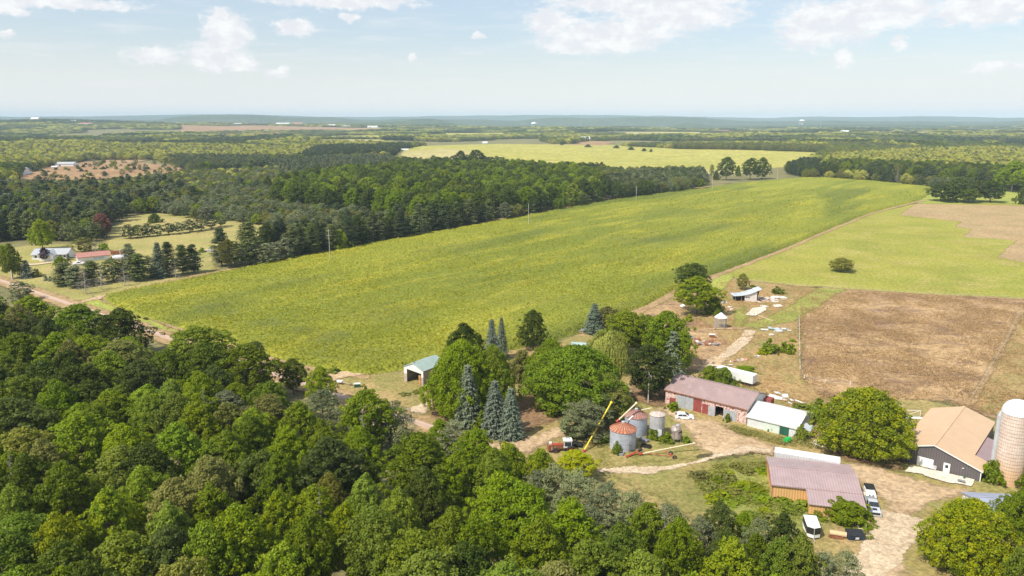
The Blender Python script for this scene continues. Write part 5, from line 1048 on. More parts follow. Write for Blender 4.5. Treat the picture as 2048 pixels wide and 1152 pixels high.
# junk, slabs, piles
def pile(u, v, n, spread, label, seed, mats, long=1.6, cat='scrap pile', name='scrap_pile', flat=1.0):
    r = random.Random(seed); g = G(u, v); t = thing(name, label, cat, tuple(g)); 
    for i in range(n):
        M_ = Matrix.Translation((r.gauss(0, spread), r.gauss(0, spread * .6), r.uniform(.15, .5) * flat)) @ Matrix.Rotation(r.uniform(0, 3.14), 4, 'Z') @ Matrix.Rotation(r.uniform(-.35, .35) * flat, 4, 'X') @ Matrix.Rotation(r.uniform(-.3, .3) * flat, 4, 'Y')
        a_, b_, c_ = r.uniform(.4, long), r.uniform(.3, .8), r.choice([.06, .1, .35, .5]) * flat
        MB().box(-a_, a_, -b_, b_, -c_ / 2, c_ / 2, M_).build('scrap_piece', r.choice(mats), t)
    return t
JM = ['white_paint', 'wall_dirtywhite', 'trailer_side', 'rust_light', 'concrete']
pile(1408, 688, 16, 2.2, 'scrap pile with white metal and rusty drums right of the yard trees', 1, ['white_paint', 'wall_dirtywhite', 'rust_light', 'rust', 'grey_paint', 'wood_grey'])
t = thing('cattle_panels', 'stack of grey slatted panels leaning at the left of the scrap pile', 'panels', tuple(G(1384, 680)), .6)
for i in range(6): MB().box(-2.6, 2.0, -.08 + .45 * i, .08 + .45 * i, .1 + .12 * i, .3 + .12 * i).build('slat', 'wood_grey' if i % 2 else 'wall_dirtywhite', t)
t = thing('white_box', 'white box with dark open front at the right end of the scrap pile', 'box', tuple(G(1424, 676)), -.1); MB().box(-.8, .8, -.5, .5, .1, 1.1).build('box_body', 'rust', t); MB().box(-.9, .9, -.6, .6, 1.1, 1.2).build('box_lid', 'white_paint', t)
pile(1554, 661, 9, 1.7, 'heap of crumpled white and grey sheet metal near the field fence', 2, ['white_paint', 'tarp_blue', 'trailer_side'], 1.4)
pile(1543, 672, 1, .2, 'pale boulder below the sheet metal heap', 3, ['concrete'], .7, 'rock', 'rock', 1.2)
pile(1449, 607, 4, .9, 'white junk heap beside the yellow-green tree', 4, ['white_paint', 'trailer_side'], .9); pile(1456, 617, 8, 1.2, 'small heap of white and reddish junk above the corn crib', 5, ['white_paint', 'rust_light', 'wall_dirtywhite'], .8)
pile(1540, 600, 34, 3.4, 'mound of broken pink-brown rubble right of the lean-to shed', 6, ['rubble', 'rubble', 'concrete', 'wall_dirtywhite'], 1.0, 'rubble', 'rubble_heap'); pile(1556, 597, 14, 1.8, 'white broken concrete at the right end of the rubble mound', 7, ['concrete', 'wall_dirtywhite', 'white_paint'], .9, 'rubble', 'rubble_heap')
pile(1530, 614, 5, .9, 'white slabs on posts above the concrete pad', 8, ['white_paint', 'concrete'], 1.0, 'slabs', 'slab_heap', .6); pile(1574, 801, 9, 2.2, 'torn grey roofing sheets lying behind the white-roofed shed', 9, ['trailer_side', 'wall_dirtywhite', 'white_trailer'], 1.8, 'metal sheets', 'sheet_heap', .7)
pile(1475, 724, 5, 1.1, 'junk with a log on rough ground above the white trailer', 10, ['wood_grey', 'rust_light', 'wall_dirtywhite'], 1.2); pile(1462, 733, 1, .1, 'pale rock beside the junk above the white trailer', 11, ['concrete'], .6, 'rock', 'rock'); pile(1516, 715, 2, .5, 'grey rocks below the bright bushes', 12, ['concrete'], .6, 'rock', 'rock')
pile(1424, 736, 3, .9, 'white scrap at the left end of the white box trailer', 13, ['white_paint', 'trailer_side'], 1.3); pile(1648, 888, 4, 1.0, 'loose slabs stacked on the concrete pad by the huge maple', 14, ['concrete', 'wood_grey'], 1.1, 'slabs', 'slab_heap', .3); pile(1365, 614, 2, .4, 'white object on the track at the left of the yellow-green tree', 15, ['white_paint'], .8)
pile(1278, 660, 4, 1.0, 'grey tarp-like scrap behind the willow', 16, ['grey_paint', 'tarp_blue'], 1.0); pile(1175, 664, 5, 1.2, 'dark scrap beside the blue spruce at the corn edge', 17, ['grey_paint', 'black'], 1.0)
a = P3(1516, 631, .3); b_ = P3(1546, 642, .3); t = thing('wooden_beam', 'long pale beam lying on grass below the concrete pad', 'beam', a); MB().tube((0, 0, 0), np.array(b_) - np.array(a), .09, .09, 4).build('beam', 'cream', t)
a = P3(1590, 800, .3); b_ = P3(1648, 822, .3); t = thing('irrigation_pipe', 'long white pipe lying behind the white-roofed shed', 'pipe', a); MB().tube((0, 0, 0), np.array(b_) - np.array(a), .16, .16, 8).build('pipe', 'white_paint', t); MB().tube((-.2, 0, 0), (.0, 0, 0), .22).build('coupling', 'rust_light', t)
# corn crib
t = thing('corn_crib', 'round wire-mesh corn crib with a pale conical roof', 'corn crib', tuple(G(1440.5, 656)))
MB().lathe([(2.05, 3.55), (2.05, 3.6), (0, 5.2)], 28).build('conical_roof', 'crib_roof', t); m = MB()
for i in range(32): a = i * 6.2832 / 32; m.tube((1.85 * math.cos(a), 1.85 * math.sin(a), 0), (1.85 * math.cos(a), 1.85 * math.sin(a), 3.6), .022, .022, 4)
for z in np.arange(.2, 3.6, .3): m.lathe([(1.87, z - .02), (1.87, z + .02)], 32)
m.build('wire_wall', 'mesh_grey', t)
for a in (0, 1.57, 3.14, 4.71): MB().tube((1.87 * math.cos(a + .4), 1.87 * math.sin(a + .4), 0), (1.87 * math.cos(a + .4), 1.87 * math.sin(a + .4), 3.6), .06).build('post', 'mesh_grey', t)
# utility poles and their wires
def pole(u, v, vt, label, arms=2, transformer=False, yaw=.4, mat='wood_pole', group='utility poles along the cornfield'):
    g = G(u, v); H = CH - g[1] * (sp + (vt - 576) / F * cp) / (cp - (vt - 576) / F * sp); t = thing('utility_pole', label, 'utility pole', tuple(g), yaw, group); r0 = max(.15, depth_(g[0], g[1]) / F * .28)
    MB().tube((0, 0, 0), (0, 0, H), r0, r0 * .75, 8).build('pole_shaft', mat, t)
    for k in range(arms): z = H - .9 - 2.2 * k; MB().box(-1.1, 1.1, -.07, .07, z, z + .14).build('cross_arm', mat, t)
    if transformer: MB().tube((.45, 0, H - 2.4), (.45, 0, H - 1.5), .28).build('transformer', 'mesh_grey', t)
    return t, g, H
PL = []
for (u, v, vt, lab, ar) in [(25, 562, 540, 'short white utility pole beside the dirt road at the left', 0), (1182 / 4.609, 562, 525, 'utility pole among the windbreak below the garage', 1), (397, 545, 512, 'utility pole at the right end of the windbreak', 1), (660.5, 526, 458, 'utility pole beside the yellow-green tree on the corn edge', 2),
                        (1057, 454, 407, 'bare grey utility pole standing in the corn before the woodlot', 0), (1272, 404, 372, 'utility pole with two cross-arms before the small pine plantation', 2), (1424, 384, 345, 'thin pole beside the sapling at the top of the cornfield', 0), (1554, 363, 333, 'faraway utility pole at the top of the cornfield', 1)]:
    PL.append(pole(u, v, vt, lab, ar, mat='white_paint' if u < 30 else 'wood_pole'))
pole(1296, 808, 738, 'grey utility pole with a transformer between the bins and dark maple', 1, True, -.5, group=None)
def wire(a, b, sag, label, r=.016):
    a = np.array(a); b = np.array(b); pts = [a + (b - a) * s_ - np.array([0, 0, 4 * sag * s_ * (1 - s_)]) for s_ in np.linspace(0, 1, 9)]
    t = MB(); t.path([tuple(q) for q in pts], r, 4); o = t.build('power_line', 'cable', None); tag(o, label, 'power line', 'power lines along the cornfield')
main = [PL[i] for i in (3, 4, 5, 6, 7)]
for (A, B) in zip(main[:-1], main[1:]):
    for dz, nm in ((.1, 'top'), (-.9, 'middle'), (-3.1, 'lower')):
        wire((A[1][0], A[1][1], A[2] + dz), (B[1][0], B[1][1], B[2] + dz), 1.2, '%s wire above the corn edge from pole to pole' % nm)
for k_, (vl, dz) in enumerate(((549, -.9), (557, -1.6), (571, -3.1))):
    wire(P3(112, vl, 8.5 - k_ * 1.6), (PL[3][1][0], PL[3][1][1], PL[3][2] + dz), 1.6, ['top', 'middle', 'lowest'][k_] + ' long wire sweeping from the cornfield pole past the windbreak', .02)
wire((PL[-1][1][0], PL[-1][1][1], 8), (float(G(1590, 358)[0]) + 60, float(G(1590, 358)[1]) + 60, 8), 1, 'last far wire at the top of the cornfield')
# fences
def fence(pts, step, h, label, postm='wood_grey', r=.06, wires=2, pieces=1):
    P = [G(u, v) for u, v in pts]; t = thing('fence', label, 'fence', tuple(P[0])); o0 = P[0]; PP = []
    for a, b in zip(P[:-1], P[1:]):
        n = max(1, int(np.linalg.norm(b - a) / step)); PP += [a + (b - a) * i / n for i in range(n)]
    PP.append(P[-1]); rp = random.Random(4)
    for q in PP[:100]: d = q - o0; MB().tube((d[0], d[1], 0), (d[0] + rp.gauss(0, .05), d[1], h * rp.uniform(.9, 1.1)), r, r * .9, 5).build('post', postm, t)
    m = MB()
    for k in range(wires):
        z = h * (.5 + .4 * k / max(1, wires - 1) if wires > 1 else .8); m.path([(q[0] - o0[0], q[1] - o0[1], z) for q in PP], .015, 3)
    m.build('fence_wire', 'wire', t)
fence([(1598, 638), (1599, 700), (1600, 740), (1608, 760), (1650, 768), (1700, 772)], 5, 1.3, 'white post and wire fence at the left edge of the dry meadow', 'white_paint', .07)
fence([(1470, 561), (1560, 571), (1650, 577), (1760, 584), (1900, 592), (2048, 600), (2140, 606)], 5, 1.3, 'dark post fence between the mown green field and the dry meadow'); fence([(2044, 622), (2010, 690), (1975, 748), (1940, 806)], 6, 1.2, 'wire fence running down the right side of the dry meadow')
fence([(1300, 768), (1345, 748), (1390, 726)], 6, 1.2, 'short wire fence behind the dark maple'); fence([(185, 596), (187, 596)], 1, 1.4, 'two short wooden gate posts at the field corner by the road', r=.14)
fence([(788, 812), (850, 800), (868, 795)], 6, 1.3, 'old posts along the weedy strip by the gravel drive', r=.1, wires=1)
t = thing('corral_gate', 'white tubular corral gate left of the grey barn roof', 'gate', tuple(G(1808, 834)), -.1); L_ = 3.4
MB().tube((0, 0, 0), (0, 0, 1.7), .06).tube((L_, 0, 0), (L_, 0, 1.7), .06).tube((0, 0, 1.65), (L_, 0, 1.65), .05).tube((0, 0, .3), (L_, 0, .3), .05).tube((0, 0, .3), (L_, 0, 1.65), .04).build('gate_frame', 'white_paint', t); MB().box(-.3, L_ + .3, -1.2, -.4, .0, .25).build('white_kerb', 'white_paint', t)
# patio furniture
t = thing('bench', 'grey double glider bench against the grey barn wall', 'bench', tuple(G(1861, 940)), -.72); MB().box(-.9, .9, -.3, .3, .4, .46).build('seat', 'wire', t); MB().box(-.9, -.1, .25, .31, .46, 1.0).build('backrest', 'wire', t); MB().box(.1, .9, .25, .31, .46, 1.0).build('backrest', 'wire', t)
for x in (-.85, .8): MB().box(x, x + .06, -.3, .3, 0, .4).build('leg', 'wire', t)
t = thing('patio_table', 'dark slatted table on the patio in front of the grey barn', 'table', tuple(G(1922, 968)), -.72); MB().box(-.6, .6, -.35, .35, .68, .72).build('tabletop', 'grey_paint', t)
for x in (-.55, .5):
    for y in (-.3, .25): MB().box(x, x + .05, y, y + .05, 0, .68).build('leg', 'grey_paint', t)
t = thing('hose_ring', 'coiled dark hose lying on the patio', 'hose', tuple(G(1936, 964))); m = MB(); m.lathe([(.38, .05), (.5, .05), (.5, .13), (.38, .13), (.38, .05)], 18); m.build('hose_coil', 'black', t)
t = thing('planter', 'small dark planter beside the hose on the patio', 'planter', tuple(G(1928, 960))); MB().lathe([(.0, 0), (.15, 0), (.2, .4), (.0, .4)], 10).build('pot', 'black', t); MB().lathe([(0, .4), (.2, .5), (.1, .9), (0, .95)], 7).build('plant', 'door_darkgreen', t)
# homestead things
a, th = vehdir((146, 531), (164, 530)); t = thing('pickup_truck', 'white pickup truck in the drive before the white garage', 'pickup', tuple(a), th + .15); b = carbody(t, 5.6, 1.95, [(0, .45), (0, 1.0), (.9, 1.12), (1.5, 1.75), (3.0, 1.78), (3.3, 1.15), (5.5, 1.12), (5.6, .45)], [[(1.6, 1.2), (1.8, 1.62), (2.85, 1.62), (2.95, 1.2)]], 'car_white', (1.0, 4.5), .4)
g = G(225, 522); t = thing('pontoon_boat', 'boat wrapped in pale plastic parked behind the garage', 'boat', tuple(g), .35); m = MB(); m.lathe([(0, 0), (1.0, .3), (1.25, 1.5), (1.25, 5.5), (1.1, 7.2), (0, 7.3)], 14); o = m.build('wrapped_hull', 'boat_wrap', t, smooth=True); o.rotation_euler = (0, math.pi / 2, 0); o.location = (0, 0, 1.5)
MB().box(1, 6, -.9, .9, .3, .45).build('trailer_frame', 'grey_paint', t); MB().ring((4, -.95, .3), .22, .1).build('wheel', 'tyre', t)
t = thing('stock_trailer', 'reddish-brown farm wagon between the garage and the boat', 'wagon', tuple(G(222, 512)), .3); MB().box(0, 6, 0, 2.2, .7, 2.3).build('wagon_box', 'rust', t); MB().box(4.0, 4.2, -.02, 2.3, .7, 2.9).build('white_post', 'white_paint', t); MB().ring((1.5, 0, .35), .25, .1).build('wheel', 'tyre', t)
t = thing('junked_car', 'white junked car under the pine at the lawn edge', 'car', tuple(G(410, 504)), .1); carbody(t, 4.4, 1.8, [(0, .35), (.1, .9), (.8, .95), (1.3, 1.4), (2.6, 1.4), (3.2, .95), (4.3, .85), (4.4, .35)], [[(1.3, .98), (1.5, 1.3), (2.5, 1.3), (2.9, .98)]], 'wall_dirtywhite', (.8, 3.5))
t = thing('patio_set', 'reddish chairs and table at the right end of the white house', 'furniture', tuple(G(146, 516))); MB().box(-1.5, 1.5, -.6, .6, .6, .7).build('tabletop', 'white_paint', t); MB().box(-2.2, -1.8, -.4, .4, .4, 1.0).build('chair', 'brick_red', t); MB().box(1.8, 2.4, -.4, .4, .4, 1.0).build('chair', 'wood_grey', t)
# implements by the hay shed
t = thing('feed_box', 'dark green feed box on the grass left of the hay shed', 'box', tuple(G(715, 775)), .2); MB().box(-.8, .7, -.5, .5, .05, 1.0).build('box_body', 'door_darkgreen', t, bevel=.05); MB().box(-.85, .75, -.55, .55, 1.0, 1.1).build('box_lid', 'wall_palegreen', t)
t = thing('hay_rake', 'white wheeled implement on the grass left of the green feed box', 'implement', tuple(G(683, 770)), -.35); MB().tube((-1.2, 0, .8), (3.2, 0, .5), .08).tube((-1, -.8, .5), (-1, .8, .5), .06).build('frame', 'wood_grey', t); MB().box(-1.3, .3, -.5, .5, .8, 1.1).build('deck', 'white_paint', t)
for x, y in ((-.9, -.8), (-.9, .8), (2.8, 0)): MB().ring((x, y, .35), .28, .09).build('wheel', 'tyre', t)
t = thing('mailbox_post', 'thin pole beside the gravel track at the wood edge', 'post', tuple(G(1001, 918))); MB().tube((0, 0, 0), (0, 0, 2.0), .07).build('post', 'wood_grey', t); MB().box(-.15, .15, -.3, .3, 2.0, 2.25).build('box', 'grey_paint', t)
t = thing('road_sign', 'small sign board on two posts at the gravel drive mouth', 'sign', tuple(G(780, 815))); MB().box(-.5, .5, -.03, .03, .8, 1.3).build('sign_board', 'wood_grey', t); MB().box(-.45, -.38, 0, .06, 0, .8).box(.38, .45, 0, .06, 0, .8).build('post', 'wood_grey', t)
# ---- trees one can point at, surveyed one by one
mt('broad', 1682, 515, 547, 47, 'olive', 'small low-branched tree alone in the middle of the mown green field')
mt('wide', 1727, 777, 945, 196, 'lime', 'huge round yellow-green maple between the orange barn and the grey barn')
mt('wide', 1932, 1000, 1195, 185, 'lime', 'large yellow-green tree in the bottom right corner beside the sandy drive')
mt('wide', 2052, 978, 1110, 130, 'mid', 'tree at the right edge growing over the blue-grey roof')
mt('wide', 2085, 1055, 1270, 150, 'green', 'green tree at the bottom right corner of the photo')
mt('bush', 1692, 1004, 1064, 112, 'mid', 'large round bush in front of the orange barn wing between trailer and dumpster')
mt('bush', 1610, 1000, 1026, 46, 'green', 'bush at the foot of the orange barn wall left of the wing')
mt('bush', 1566, 996, 1014, 40, 'green', 'low bush at the front left corner of the orange barn')
mt('bush', 1986, 924, 975, 50, 'green', 'bush at the foot of the concrete silo beside the grey barn corner')
mt('bush', 2050, 935, 985, 40, 'green', 'bush at the right edge beside the silo foot')
mt('broad', 930, 646, 790, 80, 'dark', 'dark round-topped tree behind the hay shed group, nearest the cornfield')
mt('wide', 925, 680, 862, 150, 'mid', 'tall broad tree overhanging the hay shed roof')
mt('wide', 985, 690, 842, 100, 'green', 'green tree right of the tall tree by the hay shed, behind the blue spruces')
mt('spruce', 937, 728, 858, 50, 'spruce', 'tall slim grey-green spruce in front of the tree by the hay shed')
mt('spruce', 990, 760, 874, 48, 'spruceblue', 'blue spruce, left one of the pair standing in the yard')
mt('spruce', 1022, 775, 880, 44, 'spruceblue', 'blue spruce, right one of the pair standing in the yard')
mt('spruce', 984, 637, 742, 34, 'spruceblue', 'spruce standing at the cornfield edge, left of a close pair')
mt('spruce', 1003, 634, 720, 26, 'spruce', 'slim spruce standing at the cornfield edge, right of a close pair')
mt('bush', 965, 828, 872, 44, 'green', 'bush between the slim spruce and the blue spruce pair')
mt('bush', 1045, 700, 770, 60, 'olive', 'olive bushy tree under the corn edge left of the big walnut')
mt('wide', 1152, 690, 858, 215, 'bright', 'very wide bright green tree filling the middle of the farmyard')
mt('wide', 1100, 677, 800, 100, 'green', 'green tree behind the very wide farmyard tree, left of the small green shed')
mt('wide', 1215, 745, 850, 90, 'mid', 'tree at the right side of the very wide farmyard tree above the pines')
mt('broad', 1066, 620, 706, 56, 'dark', 'dark slender tree alone against the cornfield edge')
mt('broad', 1297, 690, 808, 94, 'dark', 'dark rounded maple behind the utility pole by the red barn')
mt('willow', 1213, 657, 752, 86, 'willow', 'pale weeping willow beside the small green shed')
mt('thinspruce', 1344, 660, 756, 52, 'spruce', 'thin ragged spruce right of the dark maple, by the red barn')
mt('broad', 1252, 622, 722, 86, 'green', 'green tree behind the willow by the corn edge')
mt('broad', 1330, 622, 745, 84, 'bright', 'bright green tree left of the junk pile, behind the ragged spruce')
mt('broad', 1290, 632, 720, 76, 'mid', 'tree in the middle of the clump behind the dark maple')
mt('broad', 1362, 660, 755, 44, 'bright', 'narrow bright tree at the right edge of the yard clump')
mt('spruce', 1188, 606, 668, 36, 'spruceblue', 'blue spruce at the corn edge left of the olive tree')
mt('broad', 1213, 612, 668, 56, 'olive', 'olive tree at the corn edge beside a blue spruce')
mt('broad', 1385, 526, 590, 64, 'dark', 'dark round tree on the cornfield edge above the yellow-green tree')
mt('broad', 1392, 553, 636, 82, 'lime', 'yellow-green leafy tree beside the farm track and corn edge')
mt('bush', 1426, 590, 634, 42, 'green', 'green bush at the foot of the yellow-green tree by the corn crib')
mt('bush', 1377, 630, 645, 16, 'lime', 'little shrub on dry grass left of the corn crib')
mt('broad', 1484, 546, 582, 24, 'olive', 'small olive tree beside the lean-to shed')
mt('bush', 1555, 575, 590, 26, 'green', 'low shrub behind the rubble right of the lean-to shed')
mt('bush', 1506, 570, 576, 14, 'green', 'low shrub just behind the lean-to shed roof')
mt('bush', 1538, 682, 710, 34, 'bright', 'bright bush on dry grass, left of a pair below the scrap metal')
mt('bush', 1573, 684, 710, 34, 'bright', 'bright bush on dry grass, right of a pair near the fence')
mt('bush', 1524, 696, 712, 20, 'lime', 'small bush left of the bright bush pair')
mt('bush', 1585, 678, 686, 16, 'bright', 'tiny bush beside the field fence')
mt('bush', 1419, 730, 774, 46, 'green', 'bush behind the red barn at the left end of the white trailer')
mt('bush', 1447, 734, 778, 48, 'green', 'bush between the red barn roof and the white trailer')
mt('bush', 1492, 733, 748, 46, 'bright', 'bright bush behind the white trailer')
mt('bush', 1345, 803, 826, 25, 'bright', 'bright bush against the left end of the red barn wall')
mt('pine', 1170, 800, 890, 84, 'pinegrey', 'bushy grey-green pine left of the grain bins')
mt('pine', 1150, 822, 884, 60, 'pinegrey', 'bushy pine over the yard track behind the tractor')
mt('pine', 1225, 772, 850, 66, 'olive', 'brownish pine behind the raised yellow auger')
mt('pine', 1203, 785, 862, 60, 'pine', 'pine standing behind the foot of the yellow auger')
mt('bush', 1234, 884, 913, 20, 'mid', 'small shrub growing against the front grain bin')
mt('bush', 1306, 858, 884, 22, 'green', 'green shrub between the grain bin and the hopper bin legs')
mt('bush', 1332, 868, 890, 30, 'green', 'green shrub under the hopper bin')
mt('bush', 1372, 872, 890, 18, 'green', 'green weeds at the foot of the rusty tank')
mt('bush', 1208, 866, 890, 26, 'green', 'shrub left of the front grain bin')
mt('bush', 1568, 850, 868, 14, 'lime', 'yellow-green weeds in front of the white-roofed shed door')
mt('bush', 1603, 850, 886, 26, 'mid', 'sapling at the right end of the white-roofed shed')
mt('bush', 1543, 845, 866, 16, 'green', 'shrub against the pale wall of the white-roofed shed')
mt('bush', 1637, 800, 850, 44, 'green', 'green bush between the white-roofed shed and the huge maple')
mt('bush', 1605, 808, 822, 38, 'green', 'weeds behind the white-roofed shed beside the pipe')
mt('bush', 1454, 826, 847, 12, 'mid', 'weeds beside the open door of the red barn')
mt('broad', 1152, 902, 975, 80, 'yellow', 'bright yellow-leaved tree at the wood edge below the tractor')
mt('bush', 730, 772, 812, 18, 'mid', 'sapling on the grass left of the gravel drive')
mt('bush', 748, 780, 815, 14, 'mid', 'thin sapling on the grass just right of another sapling')
mt('bush', 668, 735, 750, 26, 'mid', 'low shrub at the corn edge beside the bare soil')
for q_, (u_, v_) in enumerate([(810,795),(835,790),(850,783),(790,812),(860,775)]):
    mt('bush', u_, v_ - 9, v_, 26, 'olive', 'low weedy shrub in the row along the gravel drive by the hay shed', 'weedy shrubs along the gravel drive')
rb_ = np.random.default_rng(31); pb_ = poly([(1395,950),(1450,935),(1530,940),(1538,1000),(1600,1025),(1570,1060),(1480,1050),(1420,1005)])
for q_ in range(400):
    x_, y_ = rb_.uniform(pb_.min(0), pb_.max(0))
    if len([1 for t_ in TREES if t_['where'] == 'bank']) >= 34: break
    if inside(np.array([[x_, y_]]), pb_)[0]: f_ = ['olive', 'mid', 'lime', 'green', 'olive'][q_ % 5]; put('bush', x_, y_, rb_.uniform(.6, 1.3), rb_.uniform(2.0, 4.2), f_, 'low %s weedy mound on the rough bank left of the orange barn' % HUE[f_], 'weedy mounds on the rough bank', True, None, 'bank')
# homestead on the left
mt('broad', 26, 486, 560, 34, 'mid', 'leafy tree beside the blue spruce at the left road corner')
mt('broad', 6, 488, 545, 40, 'lime', 'yellow-green tree at the left edge by the house drive')
mt('pine', 40, 512, 556, 26, 'green', 'green pine immediately left of the blue spruce by the road')
mt('spruce', 55, 519, 557, 23, 'spruceblue', 'blue spruce on the lawn near the road, left of the white house')
mt('bush', 72, 540, 556, 22, 'olive', 'olive bush at the right of the roadside blue spruce')
mt('broad', 90, 494, 524, 19, 'purple', 'dark purple-leaved tree in front of the white house')
mt('spruce', 137, 506, 521, 8, 'pinedark', 'small dark conical shrub at the corner of the white house')
mt('bush', 122, 513, 533, 30, 'bright', 'yellow-green bush by the house drive in front of the white pickup')
for u_, v_, s_ in [(92, 562, 'left'), (101, 563, 'middle'), (110, 565, 'right')]:
    mt('spruce', u_, v_ - 12, v_, 8, 'spruce', 'tiny spruce on the lawn, %s of the row of three' % s_)
for u_, vt_, vb_, w_, k_, f_ in [(130,526,574,38,'whitepine','pine'),(152,532,578,34,'whitepine','pinegrey'),(185,522,572,36,'whitepine','pine'),(226,516,566,36,'pine','pine'),(245,522,564,30,'pine','pinedark'),
      (263,488,562,28,'whitepine','pinegrey'),(280,508,564,34,'whitepine','pine'),(300,512,556,30,'pine','pine'),(320,484,556,26,'spruce','spruce'),(340,484,556,26,'whitepine','pinedark'),(366,490,550,32,'whitepine','pine'),(388,490,548,28,'whitepine','pinedark')]:
    mt(k_, u_, vt_, vb_, w_ * 1.3, f_, '%s %s in the uneven windbreak below the garage' % (HUE[f_], NAMES[k_][1]), 'windbreak conifers below the garage')
for u_, vt_, vb_, w_ in [(172,530,588,44),(204,524,580,34),(250,530,572,34),(352,520,556,30)]:
    mt('dead', u_, vt_, vb_, w_, 'dead', 'bare grey dead pine in the windbreak below the garage', 'dead pines in the windbreak')
for u_, vt_, vb_, f_ in [(258,448,479,'pinedark'),(276,449,477,'pine'),(296,446,475,'pinedark'),(316,448,473,'pine'),(338,446,471,'pinedark'),(358,444,469,'pine'),(380,438,466,'pinedark'),(402,432,463,'pine'),(424,428,459,'pinedark'),(442,430,455,'pine')]:
    mt('pine', u_, vt_, vb_, 26, f_, 'squat %s pine in the hedge row across the mown lawn' % HUE[f_], 'pines of the hedge row on the lawn')
mt('bush', 310, 427, 447, 28, 'dark', 'dark round bush alone on the lawn above the pine hedge row')
mt('broad', 207, 424, 478, 32, 'brownred', 'reddish-brown dying tree among the pines above the garage')
mt('broad', 86, 438, 502, 44, 'mid', 'tall light green birch behind the white house')
mt('pine', 170, 474, 506, 44, 'olive', 'olive pine just behind the garage')
mt('dead', 192, 476, 506, 22, 'dead', 'bare tree beside the olive pine behind the garage')
mt('bush', 208, 486, 504, 20, 'green', 'green shrub behind the garage right corner')
mt('bush', 404, 495, 506, 12, 'green', 'shrub beside the junked car on the lawn')
mt('pine', 42, 562, 608, 46, 'pinegrey', 'grey-green pine leaning over the dirt road at the left')
mt('whitepine', 444, 457, 534, 46, 'pinedark', 'dark spiky pine at the left end of the row along the cornfield')
mt('whitepine', 500, 444, 530, 60, 'pine', 'full green pine second from the left of the row along the cornfield')
mt('bush', 680, 458, 504, 38, 'lime', 'yellow-green tree beside the utility pole on the cornfield edge')
mt('broad', 816, 424, 470, 12, 'rust', 'orange-leaved sapling in the dark wood edge along the cornfield')
mt('dead', 845, 426, 472, 16, 'dead', 'bare white-trunked tree on the cornfield edge')
mt('broad', 1452, 312, 361, 36, 'dark', 'dark tree standing alone at the top of the cornfield, left of a wider one')
mt('broad', 1500, 314, 360, 34, 'dark', 'dark tree at the top of the cornfield, left half of a wide pair')
mt('broad', 1524, 313, 358, 32, 'dark', 'dark tree at the top of the cornfield, right half of a wide pair')
mt('broad', 1423, 327, 353, 9, 'green', 'thin sapling beside the pole at the top of the cornfield')
mt('bush', 1432, 340, 360, 14, 'dark', 'small dark bush at the foot of the lone dark tree in the cornfield top')
mt('bush', 1476, 330, 352, 11, 'green', 'small tree between the dark trees at the cornfield top')
mt('broad', 922, 302, 342, 28, 'dark', 'dark tree rising behind the woodlot before the yellow field, left one')
mt('broad', 953, 300, 342, 38, 'dark', 'dark wide tree rising behind the woodlot before the yellow field, right one')
for i_, (u_, vt_, vb_, w_) in enumerate([(1880,366,404,50),(1912,352,405,50),(1946,358,406,54),(1980,360,407,50),(1936,378,408,36),(1898,380,406,34)]):
    mt('broad', u_, vt_, vb_, w_, 'dark', 'dark broadleaf tree in the rounded clump above the brown field', 'dark clump above the brown field')
mt('bush', 2045, 372, 410, 26, 'dark', 'dark bush at the right edge beside the brown field')
mt('broad', 2022, 322, 386, 56, 'bright', 'bright green tree with a pale bare trunk at the right wood edge')
for u_, vb_, w_ in [(1124,292,7),(1176,296,13),(1233,297,13),(1262,300,14),(1288,302,10),(1302,303,7)]:
    mt('bush', u_, vb_ - 7, vb_, w_, 'dark', 'small dark shrub in the line along the far yellow field', 'shrubs along the far yellow field')
